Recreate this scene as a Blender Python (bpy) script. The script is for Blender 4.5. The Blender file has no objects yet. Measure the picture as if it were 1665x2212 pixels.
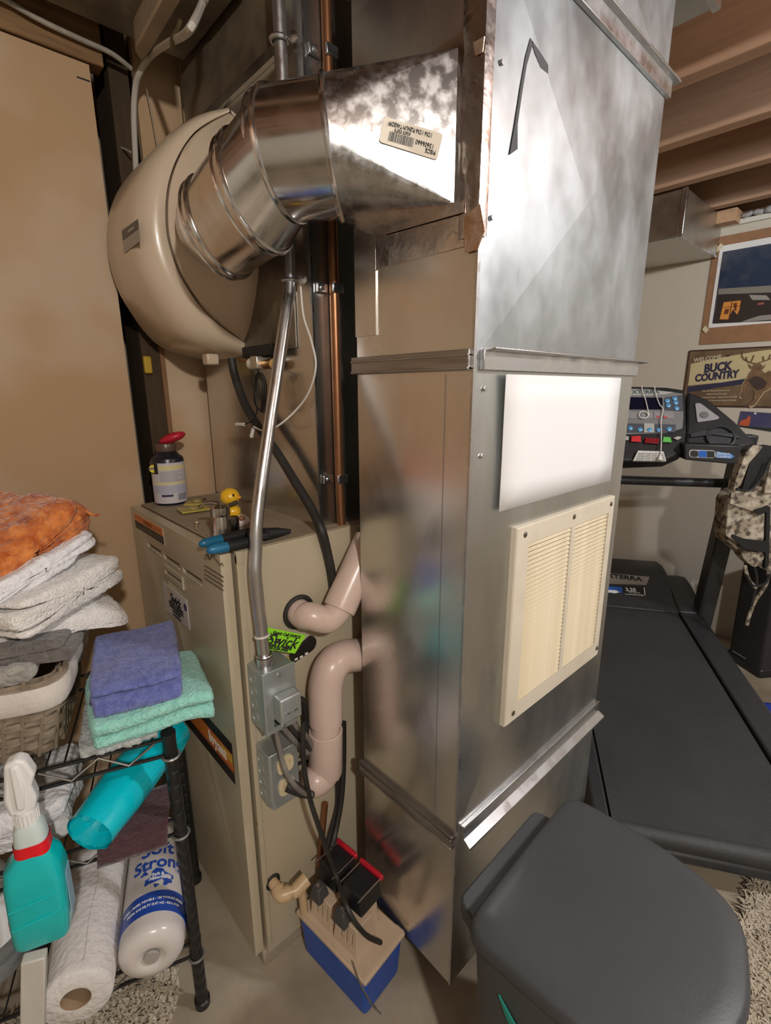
import bpy, math, random
from mathutils import Vector, Matrix, noise
random.seed(7)
SC = bpy.context.scene
COL = SC.collection
V = Vector
# ------------------------------------------------------------------ camera, world, lights, exposure
CAM_POS = V((0.0, 0.0, 1.05))
C_RIGHT = V((0.73589653, -0.67708474, -0.00354316))
C_UP = V((0.16608023, 0.17542803, 0.97038259))
C_FWD = V((0.65640967, 0.71468963, -0.24154727))
FPX = 1059.234
cd = bpy.data.cameras.new('camera'); cam = bpy.data.objects.new('camera', cd); COL.objects.link(cam)
cd.sensor_fit = 'HORIZONTAL'; cd.sensor_width = 36.0; cd.lens = FPX / 1665 * 36.0; cd.clip_start = 0.01
mw = Matrix((C_RIGHT, C_UP, -C_FWD)).transposed().to_4x4(); mw.translation = CAM_POS
cam.matrix_world = mw
SC.camera = cam
SC.view_settings.view_transform = 'Standard'; SC.view_settings.look = 'None'
SC.view_settings.gamma = 1.0; SC.view_settings.use_curve_mapping = False
SC.view_settings.exposure = 1.12
wd = bpy.data.worlds.new('world'); SC.world = wd; wd.use_nodes = True
wd.node_tree.nodes['Background'].inputs[0].default_value = (0.9, 0.93, 1.0, 1)
wd.node_tree.nodes['Background'].inputs[1].default_value = 0.0

def lamp(name, loc, power, col, rad):
    d = bpy.data.lights.new(name, 'POINT'); d.energy = power; d.color = col; d.shadow_soft_size = rad
    o = bpy.data.objects.new(name, d); o.location = loc; COL.objects.link(o); return o
lamp('ceiling_bulb_right_offscreen', (1.25, -0.70, 1.655), 21.0, (0.95, 0.975, 1.0), 0.05)
lamp('ceiling_bulb_behind_offscreen', (-0.20, -0.85, 1.62), 27.0, (1.0, 0.955, 0.89), 0.035)

# ------------------------------------------------------------------ rays through photograph points onto real planes
def ray(px, py):
    return (C_RIGHT * ((px - 832.5) / FPX) + C_UP * (-(py - 1106.0) / FPX) + C_FWD).normalized()
def hit(px, py, p, n):
    d = ray(px, py); n = V(n); return CAM_POS + d * ((V(p) - CAM_POS).dot(n) / d.dot(n))
def oX(px, py, c): return hit(px, py, (c, 0, 0), (1, 0, 0))
def oY(px, py, c): return hit(px, py, (0, c, 0), (0, 1, 0))
def oZ(px, py, c): return hit(px, py, (0, 0, c), (0, 0, 1))

# ------------------------------------------------------------------ materials
MATS = {}
def mat(name, c1, rough=0.6, metal=0.0, c2=None, scale=8.0, detail=4.0, bump=0.0, bscale=60.0, rough2=None,
        stretch=(1, 1, 1), lo=0.35, hi=0.65, spec=0.5, emit=None, estr=0.0, alpha=None, coat=0.0, trans=0.0, voronoi=False, c3=None, s3=2.0, sheen=0.0):
    if name in MATS: return MATS[name]
    m = bpy.data.materials.new(name); m.use_nodes = True
    nt = m.node_tree; b = nt.nodes['Principled BSDF']
    b.inputs['Base Color'].default_value = (*c1, 1); b.inputs['Roughness'].default_value = rough
    b.inputs['Metallic'].default_value = metal; b.inputs['Specular IOR Level'].default_value = spec
    if coat: b.inputs['Coat Weight'].default_value = coat; b.inputs['Coat Roughness'].default_value = 0.12
    if trans: b.inputs['Transmission Weight'].default_value = trans
    if sheen: b.inputs['Sheen Weight'].default_value = sheen
    if emit: b.inputs['Emission Color'].default_value = (*emit, 1); b.inputs['Emission Strength'].default_value = estr
    tc = nt.nodes.new('ShaderNodeTexCoord'); mp = nt.nodes.new('ShaderNodeMapping')
    mp.inputs['Scale'].default_value = stretch
    nt.links.new(tc.outputs['Object'], mp.inputs['Vector'])
    if c2 is not None or rough2 is not None:
        if voronoi:
            n = nt.nodes.new('ShaderNodeTexVoronoi'); n.inputs['Scale'].default_value = scale; fac = n.outputs['Color']
            sx = nt.nodes.new('ShaderNodeSeparateColor'); nt.links.new(fac, sx.inputs[0]); fac = sx.outputs[0]
        else:
            n = nt.nodes.new('ShaderNodeTexNoise'); n.inputs['Scale'].default_value = scale
            n.inputs['Detail'].default_value = detail; n.inputs['Roughness'].default_value = 0.6; fac = n.outputs['Fac']
        nt.links.new(mp.outputs[0], n.inputs['Vector'])
        mr = nt.nodes.new('ShaderNodeMapRange'); mr.inputs['From Min'].default_value = lo; mr.inputs['From Max'].default_value = hi
        nt.links.new(fac, mr.inputs['Value'])
        if c2 is not None:
            mx = nt.nodes.new('ShaderNodeMix'); mx.data_type = 'RGBA'
            mx.inputs[6].default_value = (*c1, 1); mx.inputs[7].default_value = (*c2, 1)
            nt.links.new(mr.outputs[0], mx.inputs[0]); out = mx.outputs[2]
            if c3 is not None:
                n3 = nt.nodes.new('ShaderNodeTexNoise'); n3.inputs['Scale'].default_value = s3; n3.inputs['Detail'].default_value = 5
                nt.links.new(tc.outputs['Object'], n3.inputs['Vector'])
                m3 = nt.nodes.new('ShaderNodeMapRange'); m3.inputs['From Min'].default_value = 0.48; m3.inputs['From Max'].default_value = 0.66
                nt.links.new(n3.outputs['Fac'], m3.inputs['Value'])
                mx3 = nt.nodes.new('ShaderNodeMix'); mx3.data_type = 'RGBA'; mx3.inputs[7].default_value = (*c3, 1)
                nt.links.new(m3.outputs[0], mx3.inputs[0]); nt.links.new(out, mx3.inputs[6]); out = mx3.outputs[2]
            nt.links.new(out, b.inputs['Base Color'])
        if rough2 is not None:
            mq = nt.nodes.new('ShaderNodeMapRange'); mq.inputs['To Min'].default_value = rough; mq.inputs['To Max'].default_value = rough2
            nt.links.new(mr.outputs[0], mq.inputs['Value']); nt.links.new(mq.outputs[0], b.inputs['Roughness'])
    if bump:
        bn = nt.nodes.new('ShaderNodeTexNoise'); bn.inputs['Scale'].default_value = bscale; bn.inputs['Detail'].default_value = 3
        nt.links.new(mp.outputs[0], bn.inputs['Vector'])
        bp = nt.nodes.new('ShaderNodeBump'); bp.inputs['Strength'].default_value = bump; bp.inputs['Distance'].default_value = 0.004
        nt.links.new(bn.outputs['Fac'], bp.inputs['Height']); nt.links.new(bp.outputs[0], b.inputs['Normal'])
    if alpha is not None: b.inputs['Alpha'].default_value = alpha
    MATS[name] = m; return m

# ------------------------------------------------------------------ things and parts
ORG = {}
def thing(name, label, cat, loc=(0, 0, 0), rotz=0.0, group=None):
    o = bpy.data.objects.new(name, None); COL.objects.link(o)
    o.empty_display_size = 0.05; o.location = loc; o.rotation_euler = (0, 0, rotz)
    o['label'] = label; o['category'] = cat
    if group: o['group'] = group
    ORG[o.name] = (V(loc), rotz); return o
def tag(o, label, cat, group=None):
    o['label'] = label; o['category'] = cat
    if group: o['group'] = group
    return o
def org(o):
    while o is not None and o.name not in ORG: o = o.parent
    return ORG[o.name] if o is not None else (V((0, 0, 0)), 0.0)

class G:
    def __init__(s): s.v = []; s.f = []
    def add(s, vs, fs):
        n = len(s.v); s.v += [V(a) for a in vs]; s.f += [[i + n for i in f] for f in fs]; return s
    def box(s, x0, x1, y0, y1, z0, z1):
        return s.add([(x, y, z) for x in (x0, x1) for y in (y0, y1) for z in (z0, z1)],
                     [(0, 1, 3, 2), (4, 6, 7, 5), (0, 4, 5, 1), (2, 3, 7, 6), (0, 2, 6, 4), (1, 5, 7, 3)])
    def obox(s, c, ax, ay, az, hx, hy, hz):
        c = V(c); ax = V(ax).normalized() * hx; ay = V(ay).normalized() * hy; az = V(az).normalized() * hz
        return s.add([c + ax * i + ay * j + az * k for i in (-1, 1) for j in (-1, 1) for k in (-1, 1)],
                     [(0, 1, 3, 2), (4, 6, 7, 5), (0, 4, 5, 1), (2, 3, 7, 6), (0, 2, 6, 4), (1, 5, 7, 3)])
    def loft(s, rings, cap0=True, cap1=True, closed=True):
        n = len(rings[0]); b = len(s.v)
        for r in rings: s.v += [V(p) for p in r]
        for i in range(len(rings) - 1):
            for j in range(n if closed else n - 1):
                k = (j + 1) % n
                s.f.append([b + i * n + j, b + i * n + k, b + (i + 1) * n + k, b + (i + 1) * n + j])
        if cap0: s.f.append([b + j for j in reversed(range(n))])
        if cap1: s.f.append([b + (len(rings) - 1) * n + j for j in range(n)])
        return s
    def tube(s, path, r, n=10, caps=True):
        path = [V(p) for p in path]; m = len(path); rs = r if isinstance(r, (list, tuple)) else [r] * m
        t0 = (path[1] - path[0]).normalized()
        u = t0.cross(V((0, 0, 1)));  u = u if u.length > 1e-3 else t0.cross(V((1, 0, 0))); u.normalize()
        rings = []
        for i, p in enumerate(path):
            t = (path[min(i + 1, m - 1)] - path[max(i - 1, 0)]).normalized()
            u = (u - t * u.dot(t)); u = u.normalized() if u.length > 1e-6 else t.orthogonal().normalized()
            w = t.cross(u)
            rings.append([p + (u * math.cos(a) + w * math.sin(a)) * rs[i] for a in [2 * math.pi * k / n for k in range(n)]])
        return s.loft(rings, caps, caps)
    def cyl(s, p0, p1, r0, r1=None, n=20, caps=True):
        return s.tube([p0, p1], [r0, r0 if r1 is None else r1], n, caps)
    def lathe(s, prof, c, axis=(0, 0, 1), n=24, caps=True):
        c = V(c); a = V(axis).normalized(); u = a.orthogonal().normalized(); w = a.cross(u)
        rings = [[c + a * z + (u * math.cos(t) + w * math.sin(t)) * max(r, 1e-5) for t in [2 * math.pi * k / n for k in range(n)]] for r, z in prof]
        return s.loft(rings, caps, caps)
    def prism(s, poly, d):
        d = V(d); return s.loft([[V(p) for p in poly], [V(p) + d for p in poly]])
    def torus(s, c, nrm, R, r, n=32, m=8):
        c = V(c); a = V(nrm).normalized(); u = a.orthogonal().normalized(); w = a.cross(u)
        b = len(s.v)
        for i in range(n):
            t = 2 * math.pi * i / n; e = u * math.cos(t) + w * math.sin(t)
            for j in range(m):
                q = 2 * math.pi * j / m; s.v.append(c + e * (R + r * math.cos(q)) + a * r * math.sin(q))
        for i in range(n):
            for j in range(m):
                i2 = (i + 1) % n; j2 = (j + 1) % m
                s.f.append([b + i * m + j, b + i2 * m + j, b + i2 * m + j2, b + i * m + j2])
        return s
    def ball(s, c, rx, ry=None, rz=None, nu=20, nv=12):
        ry = ry or rx; rz = rz or rx; c = V(c)
        rings = [[c + V((rx * math.sin(p) * math.cos(2 * math.pi * k / nu), ry * math.sin(p) * math.sin(2 * math.pi * k / nu), -rz * math.cos(p))) for k in range(nu)]
                 for p in [max(1e-3, min(math.pi - 1e-3, math.pi * i / nv)) for i in range(nv + 1)]]
        return s.loft(rings)
    def jitter(s, amp, sc=20.0, seed=0.0):
        for i, p in enumerate(s.v):
            s.v[i] = p + V((noise.noise(p * sc + V((seed, 0, 0))), noise.noise(p * sc + V((0, seed + 9, 0))), noise.noise(p * sc + V((0, 0, seed + 21))))) * amp
        return s
    def build(s, name, m, parent=None, smooth=40, bevel=0.0, segs=2, local=False, sub=0):
        off, rz = org(parent)
        if local: vs = s.v
        elif rz: R = Matrix.Rotation(-rz, 3, 'Z'); vs = [R @ (p - off) for p in s.v]
        else: vs = [p - off for p in s.v]
        loc = V((0, 0, 0))
        if parent is None:
            xs = [p.x for p in vs]; ys = [p.y for p in vs]; zs = [p.z for p in vs]
            loc = V(((min(xs) + max(xs)) / 2, (min(ys) + max(ys)) / 2, min(zs))); vs = [p - loc for p in vs]
        me = bpy.data.meshes.new(name); me.from_pydata([tuple(p) for p in vs], [], s.f); me.update()
        import bmesh
        bm = bmesh.new(); bm.from_mesh(me); bmesh.ops.recalc_face_normals(bm, faces=bm.faces[:]); bm.to_mesh(me); bm.free()
        if smooth:
            me.shade_smooth(); me.set_sharp_from_angle(angle=math.radians(smooth))
        if m: me.materials.append(m)
        o = bpy.data.objects.new(name, me); COL.objects.link(o); o.location = loc
        if parent is not None: o.parent = parent
        if bevel:
            b = o.modifiers.new('bevel', 'BEVEL'); b.width = bevel; b.segments = segs; b.limit_method = 'ANGLE'; b.angle_limit = math.radians(35)
            b.harden_normals = False
        if sub:
            q = o.modifiers.new('sub', 'SUBSURF'); q.levels = sub; q.render_levels = sub
        return o
def struct(o): o['kind'] = 'structure'; return o
def box(name, x0, x1, y0, y1, z0, z1, m, parent=None, bevel=0.0, **k):
    return G().box(x0, x1, y0, y1, z0, z1).build(name, m, parent, bevel=bevel, **k)

def text(name, s, size, o, xd, yd, m, parent, align='CENTER', bold=0.0, shear=0.0, sx=1.0, depth=0.0004, spacing=1.0):
    cu = bpy.data.curves.new('t', 'FONT'); cu.body = s; cu.size = size; cu.align_x = align; cu.align_y = 'CENTER'
    cu.offset = bold; cu.shear = shear; cu.extrude = depth; cu.space_character = spacing; cu.resolution_u = 3
    ob = bpy.data.objects.new('t', cu); COL.objects.link(ob)
    dg = bpy.context.evaluated_depsgraph_get(); me = bpy.data.meshes.new_from_object(ob.evaluated_get(dg))
    xd = V(xd).normalized(); yd = V(yd); yd = (yd - xd * yd.dot(xd)).normalized(); zd = xd.cross(yd)
    g = G(); g.v = [V(o) + xd * (v.co.x * sx) + yd * v.co.y + zd * v.co.z for v in me.vertices]
    g.f = [list(p.vertices) for p in me.polygons]
    bpy.data.objects.remove(ob); bpy.data.curves.remove(cu); bpy.data.meshes.remove(me)
    return g.build(name, m, parent, smooth=0)
def smooth_path(pts, k=6):
    pts = [V(p) for p in pts]; out = []
    for i in range(len(pts) - 1):
        p0 = pts[max(i - 1, 0)]; p1 = pts[i]; p2 = pts[i + 1]; p3 = pts[min(i + 2, len(pts) - 1)]
        for j in range(k):
            t = j / k
            out.append(0.5 * ((2 * p1) + (p2 - p0) * t + (2 * p0 - 5 * p1 + 4 * p2 - p3) * t * t + (3 * p1 - p0 - 3 * p2 + p3) * t ** 3))
    return out + [pts[-1]]
def round_poly(pts, r, k=4):
    out = []; n = len(pts)
    for i in range(n):
        p = V(pts[i]); a = V(pts[i - 1]) - p; b = V(pts[(i + 1) % n]) - p; rr = r[i] if isinstance(r, (list, tuple)) else r
        d = min(rr, a.length * 0.45, b.length * 0.45); q0 = p + a.normalized() * d; q1 = p + b.normalized() * d
        for j in range(k + 1):
            t = j / k; out.append((1 - t) ** 2 * q0 + 2 * t * (1 - t) * p + t * t * q1)
    return out
def carve(o, g):
    # cut the shape g (world coordinates) out of the part o
    off, rz = org(o); R = Matrix.Rotation(-rz, 3, 'Z'); me = bpy.data.meshes.new('cut'); me.from_pydata([tuple(R @ (q - off)) for q in g.v], [], g.f)
    import bmesh
    bm = bmesh.new(); bm.from_mesh(me); bmesh.ops.recalc_face_normals(bm, faces=bm.faces[:]); bm.to_mesh(me); bm.free()
    c = bpy.data.objects.new('cut', me); t = bpy.data.objects.new('cut_target', o.data.copy()); COL.objects.link(c); COL.objects.link(t)
    b = t.modifiers.new('cut', 'BOOLEAN'); b.operation = 'DIFFERENCE'; b.solver = 'EXACT'; b.object = c
    dg = bpy.context.evaluated_depsgraph_get(); new = bpy.data.meshes.new_from_object(t.evaluated_get(dg)); new.name = o.name
    for x in (c, t): bpy.data.objects.remove(x)
    o.data = new; return o
def copy_part(o, parent, delta):
    c = o.copy(); COL.objects.link(c); c.parent = parent; c.location = o.location + V(delta); return c

# shared materials
GALV = mat('galvanised_steel', (0.46, 0.475, 0.47), 0.24, 1.0, c2=(0.62, 0.635, 0.63), scale=7, rough2=0.38, stretch=(1, 1, 0.35), bump=0.015, bscale=9, lo=0.3, hi=0.7)
GALV_L = mat('galvanised_steel_dull', (0.62, 0.60, 0.57), 0.18, 0.96, c2=(0.74, 0.72, 0.69), scale=12, detail=6, rough2=0.30, stretch=(1, 1, 0.6), bump=0.012, bscale=7, lo=0.3, hi=0.7)
GALV_OX = mat('galvanised_steel_bloomed', (0.32, 0.335, 0.345), 0.34, 0.88, c2=(0.45, 0.475, 0.49), scale=12, detail=10, rough2=0.50, stretch=(1, 1, 0.7), lo=0.36, hi=0.74)
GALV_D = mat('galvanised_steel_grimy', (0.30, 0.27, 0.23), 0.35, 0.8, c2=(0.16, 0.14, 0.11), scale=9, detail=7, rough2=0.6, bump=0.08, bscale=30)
CHROME = mat('bright_sheet_metal', (0.68, 0.68, 0.69), 0.10, 1.0, c2=(0.80, 0.80, 0.80), scale=26, detail=6, rough2=0.24, bump=0.04, bscale=14)
SPANGLE = mat('spangled_sheet_metal', (0.46, 0.46, 0.46), 0.24, 1.0, c2=(0.60, 0.60, 0.61), scale=60, detail=6, rough2=0.38, lo=0.42, hi=0.62, bump=0.03, bscale=14)
FOIL = mat('foil_tape', (0.72, 0.68, 0.66), 0.12, 1.0, c2=(0.58, 0.52, 0.50), scale=25, rough2=0.3, bump=0.35, bscale=35)
STEEL = mat('zinc_plated_steel', (0.62, 0.62, 0.63), 0.24, 1.0, c2=(0.50, 0.50, 0.51), scale=30, rough2=0.4)
BOXM = mat('electrical_box_steel', (0.42, 0.46, 0.46), 0.34, 0.65, c2=(0.50, 0.54, 0.54), scale=14, rough2=0.45)
BLACK = mat('black_plastic', (0.012, 0.012, 0.014), 0.42, c2=(0.02, 0.02, 0.022), scale=30)
BLACKM = mat('matt_black', (0.010, 0.010, 0.011), 0.65)
RUBBER = mat('black_rubber', (0.014, 0.013, 0.013), 0.55, c2=(0.03, 0.027, 0.024), scale=20)
WHITE = mat('white_paper', (0.80, 0.81, 0.82), 0.7)
WHITEP = mat('white_plastic', (0.78, 0.78, 0.77), 0.35)
INK = mat('black_ink', (0.012, 0.012, 0.012), 0.6)
WIREW = mat('white_wire', (0.72, 0.70, 0.66), 0.5)
# ------------------------------------------------------------------ the setting
CONC = mat('concrete_floor', (0.44, 0.38, 0.29), 0.75, c2=(0.31, 0.26, 0.19), scale=6, detail=10, bump=0.3, bscale=40, c3=(0.20, 0.16, 0.115), s3=2.6)
TAN = mat('tan_drywall', (0.46, 0.305, 0.175), 0.8, c2=(0.52, 0.40, 0.28), scale=2.2, detail=3, bump=0.05, bscale=90, lo=0.5, hi=0.62)
CREAM = mat('cream_drywall', (0.60, 0.565, 0.49), 0.8, c2=(0.57, 0.535, 0.46), scale=2.0, bump=0.05, bscale=90)
WOODJ = mat('joist_wood', (0.52, 0.33, 0.22), 0.75, c2=(0.42, 0.26, 0.17), scale=5, stretch=(8, 0.6, 8), bump=0.1, bscale=20)
WOODP = mat('old_plate_wood', (0.30, 0.17, 0.07), 0.75, c2=(0.16, 0.085, 0.035), scale=7, stretch=(0.8, 8, 8), bump=0.2, bscale=25)
DARKW = mat('dark_stud_wood', (0.075, 0.05, 0.03), 0.85, c2=(0.05, 0.034, 0.02), scale=6, stretch=(6, 6, 0.6), spec=0.2)
SUBF = mat('subfloor_board', (0.30, 0.22, 0.15), 0.8, c2=(0.22, 0.16, 0.11), scale=4)

fl = struct(box('floor', -2.2, 2.5, -3.0, 1.4, -0.06, 0.0, CONC))
wl = struct(box('wall_left', -2.2, 0.312, 1.104, 1.119, 0.0, 1.605, TAN))
wa = struct(box('wall_alcove', 0.394, 2.4, 1.122, 1.137, 0.0, 1.70, TAN))
struct(box('wall_recess', -0.20, 1.20, 1.38, 1.40, 0.0, 1.94, CONC))
wb = struct(box('wall_back', 2.4, 2.43, -3.0, 1.137, 0.0, 1.655, CREAM))
struct(box('wall_right', -2.2, 2.43, -3.03, -3.0, 0.0, 1.96, CREAM))
struct(box('wall_front', -2.23, -2.2, -3.03, 1.12, 0.0, 1.96, CREAM))
struct(box('trim_1', -2.2, 0.335, 1.098, 1.135, 1.607, 1.695, WOODP, bevel=0.002))
st = struct(G().box(0.350, 0.3845, 1.128, 1.22, 0.0, 1.70).build('trim_2', DARKW))
struct(box('trim_3', 0.3845, 0.394, 1.120, 1.16, 0.0, 1.22, mat('stud_edge_wood', (0.26, 0.14, 0.06), 0.7, c2=(0.16, 0.08, 0.035), scale=6, stretch=(6, 6, 0.6))))
struct(box('trim_4', 2.385, 2.4, -3.0, 1.10, 1.655, 1.672, mat('white_sill_board', (0.70, 0.69, 0.64), 0.7)))
ce = struct(box('ceiling', -2.23, 2.5, -3.03, 1.4, 1.94, 1.96, SUBF))
struct(box('trim_5', 2.44, 2.48, -3.0, 1.2, 1.60, 1.94, WOODJ))
for x_ in (.452, .497):
    G().box(x_ - .0006, x_ + .0006, 1.1212, 1.1225, .82, 1.25).build('panel_seam', mat('seam_brown', (.16, .11, .06), .8), wa)
jx = [1.36 - 0.305 * k for k in range(11, 0, -1)] + [1.36, 1.66, 1.97, 2.305]
g = G().box(-0.02, 0.02, -2.2, 2.2, 0, 0.238); first = None
for x in jx:
    if first is None:
        first = g.build('joist', WOODJ, None, bevel=0.002); first.parent = ce; ce0 = ce.location.copy()
        j = first
    else:
        j = first.copy(); COL.objects.link(j); j.parent = ce
    j.location = V((x - 0.02, -0.81, 1.70)) - ce0
tb = box('beam_end_block', 2.325, 2.40, 0.61, 0.69, 1.656, 1.70, mat('block_wood', (0.56, 0.36, 0.22), 0.7, c2=(0.46, 0.28, 0.16), scale=9, stretch=(1, 6, 6)), bevel=0.002)
tag(tb, 'short sawn wood block on top of the cream wall beside the overhead duct', 'wood block')

# ------------------------------------------------------------------ return air duct
DX0, DX1, DY0, DY1 = 0.4850, 0.9512, 0.3738, 0.5888
rd = thing('return_air_duct', 'tall galvanised sheet metal return air duct standing beside the furnace', 'air duct', (0.718, 0.481, 0.0873))
def xpanel(p, nrm, out, name, m, par):
    p = [V(a) for a in p]; c = sum(p, V((0, 0, 0))) / 4 + V(nrm) * out
    g = G(); g.add(p + [c], [(0, 1, 4), (1, 2, 4), (2, 3, 4), (3, 0, 4)]); return g.build(name, m, par, smooth=0)
HOLE = (.5579 * 1.043 + .012, .8646 * 1.043 - .012, .5388 + .012, .8612 - .012)
def section(z0, z1, mr, hole=None):
    xpanel([(DX0, DY1, z0), (DX0, DY0, z0), (DX0, DY0, z1), (DX0, DY1, z1)], (-1, 0, 0), 0.0015, 'side_panel', GALV_L, rd)
    if hole:
        a, b, c, d = hole; yh = DY0 - .0035
        G().add([(DX0, DY0, z0), (DX1, DY0, z0), (DX1, DY0, z1), (DX0, DY0, z1), (a, yh, c), (b, yh, c), (b, yh, d), (a, yh, d)],
                [(0, 1, 5, 4), (1, 2, 6, 5), (2, 3, 7, 6), (3, 0, 4, 7)]).build('front_panel', mr, rd, smooth=0)
    else: xpanel([(DX0, DY0, z0), (DX1, DY0, z0), (DX1, DY0, z1), (DX0, DY0, z1)], (0, -1, 0), 0.006, 'front_panel', mr, rd)
    xpanel([(DX1, DY0, z0), (DX1, DY1, z0), (DX1, DY1, z1), (DX1, DY0, z1)], (1, 0, 0), 0.003, 'side_panel', GALV, rd)
    xpanel([(DX1, DY1, z0), (DX0, DY1, z0), (DX0, DY1, z1), (DX1, DY1, z1)], (0, 1, 0), 0.003, 'rear_panel', GALV, rd)
section(0.0873, 0.3929, GALV); section(0.3929, 1.0837, GALV, HOLE); section(1.0837, 1.5126, GALV_OX); section(1.5126, 1.70, GALV_OX)
G().add([(DX0, DY0, 0.0884), (DX1, DY0, 0.0884), (DX1, DY1, 0.0884), (DX0, DY1, 0.0884)], [(0, 1, 2, 3)]).build('bottom_panel', GALV, rd)
G().box(DX0 - .0015, DX0 + .004, DY0 - .0015, DY0 + .002, 0.0873, 1.70).build('corner_seam', STEEL, rd)
# cleats
def cleat(z, xa, xb, lip, down=False):
    g = G().box(xa, xb, DY0 - .007, DY0, z - .012, z + .012)
    if down: g.prism([(xa, DY0 - .006, z - .010), (xa, DY0 - .006, z - .014), (xa, DY0 - lip, z - .022), (xa, DY0 - lip, z - .018)], (xb - xa, 0, 0))
    else: g.prism([(xa + .004, DY0 - .004, z + .009), (xa + .004, DY0 - .004, z + .012), (xa + .004, DY0 - lip, z + .014), (xa + .004, DY0 - lip, z + .011)], (xb - xa + .01, 0, 0))
    return g.build('drive_cleat', STEEL, rd, bevel=.001)
cleat(1.0844, 0.4963, 0.9533, .020); cleat(0.3929, 0.4963, 0.9551, .020, True); cleat(1.5126, 0.4860, 0.9588, .015)
for z in (1.0844, 0.3800, 1.5433):
    g = G().box(DX0 - .007, DX0, DY0 + .002, DY1 + .006, z - .012, z + .012)
    g.box(DX0 - .009, DX0, DY0 + .002, DY1 + .006, z - .0115, z - .008); g.box(DX0 - .009, DX0, DY0 + .002, DY1 + .006, z + .004, z + .007)
    g.build('slip_cleat', mat('worn_slip_cleat', (0.30, 0.28, 0.26), 0.4, 1.0, c2=(0.45, 0.43, 0.40), scale=40, rough2=.55, stretch=(1, .2, 3)), rd, bevel=.0008)
# foil tape at the corner and torn tape under the takeoff
g = G()
for i in range(13):
    z = 1.225 + i * .03
g = G(); rows = []
for i in range(15):
    z = 1.2164 + i * .0224; w = .028 + .004 * noise.noise(V((i * .7, 3, 0)))
    rows.append([(DX0 - .002, DY0 + w, z), (DX0 - .004, DY0 + w * .6, z), (DX0 - .0025, DY0 + w * .25, z), (DX0 - .003, DY0 - .002, z), (DX0 + .004, DY0 - .003, z), (DX0 + .012, DY0 - .0025, z)])
g.loft(rows, False, False, False).build('corner_tape', FOIL, rd)
def lflat(name, px, m, off=.0022, par=rd, x=DX0):
    pts = [oX(a, b, x - off) for a, b in px]; return G().prism(pts, (.0012, 0, 0)).build(name, m, par, smooth=0)
lflat('tape_strip', [(794, 512), (1000, 455), (1002, 532), (796, 587)], FOIL)
lflat('tape_strip', [(782, 462), (850, 446), (1000, 436), (1000, 458), (830, 506), (790, 500)], FOIL, .006)
lflat('torn_tape', [(1002, 470), (1036, 440), (1046, 498), (1030, 540), (1003, 546)], mat('torn_brown_tape', (0.42, 0.24, 0.13), 0.35, 0.7, c2=(0.6, 0.45, 0.35), scale=60, bump=.5, bscale=80), .0045)
lflat('torn_tape', [(1022, 92), (1046, 78), (1042, 112), (1026, 120)], MATS['torn_brown_tape'], .0052)
G().box(DX0 - .0025, DX0, DY1 - .045, DY1, 1.1251, 1.2836).build('tape_strip', GALV_L, rd)
# dark jagged marks on the front face of the upper section
def fflat(name, px, m, off=.0030):
    pts = [oY(a, b, DY0 - off) for a, b in px]; return G().prism(pts, (0, .0006, 0)).build(name, m, rd, smooth=0)
DMK = mat('dark_mark_grey', (0.075, 0.075, 0.08), 0.8)
fflat('dark_mark', [(1146, 82), (1152, 92), (1138, 140), (1128, 200), (1118, 270), (1118, 322), (1101, 334), (1112, 270), (1124, 190), (1136, 120)], DMK)
fflat('dark_mark', [(1148, 86), (1164, 108), (1184, 140), (1184, 160), (1168, 146), (1156, 116)], DMK)
for (px, py) in ((1084, 135), (1062, 470), (1047, 840), (1041, 985)):
    p = oY(px, py, DY0 - .002); G().cyl(p, p + V((0, -.002, 0)), .003, n=8).build('screw', STEEL, rd)
G().tube([(DX0 - .0012, 0.4158, 0.4054), (DX0 - .0012, 0.4158, 1.0688)], .00025, 5).build('scribe_line', DMK, rd)

# sheet of paper and grille
pp = G(); rows = []
for i in range(7):
    x = 0.5420 + 0.3421 * i / 6; rows.append([(x, DY0 - .0075 - .002 * (i == 5) - .0003 * math.sin(j * 1.1 + i), 0.8912 + 0.1773 * j / 5) for j in range(6)])
pp.loft(rows, False, False, False)
po = pp.build('paper_sheet', WHITE, smooth=60); so = po.modifiers.new('thick', 'SOLIDIFY'); so.thickness = .0006
tag(po, 'blank white rectangular sheet fixed flat on the duct above the grille', 'paper sheet')
gr = thing('return_air_grille', 'cream louvred return air grille screwed to the front of the metal duct', 'air grille', (.742, .369, .539))
CRM = mat('cream_enamel', (0.66, 0.60, 0.49), 0.42, c2=(0.60, 0.54, 0.43), scale=18)
gx0, gx1, gz0, gz1 = 0.5819, 0.9018, 0.5388, 0.8612
g = G()
ix0, ix1, iz0, iz1 = gx0 + .032, gx1 - .0215, gz0 + .0305, gz1 - .0287
def rect_ring(x0, x1, z0, z1, y): return [(x0, y, z0), (x1, y, z0), (x1, y, z1), (x0, y, z1)]
g.loft([rect_ring(gx0, gx1, gz0, gz1, DY0), rect_ring(gx0, gx1, gz0, gz1, DY0 - .011), rect_ring(gx0 + .002, gx1 - .002, gz0 + .002, gz1 - .002, DY0 - .013), rect_ring(ix0, ix1, iz0, iz1, DY0 - .013), rect_ring(ix0, ix1, iz0, iz1, DY0 - .004)], False, False)
g.build('frame', CRM, gr)
G().box(0.7439, 0.7551, DY0 - .0128, DY0 - .006, iz0 - .001, iz1 + .001).build('mullion', CRM, gr)
N = 36; dz = (gz1 - gz0 - .0592) / N
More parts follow.
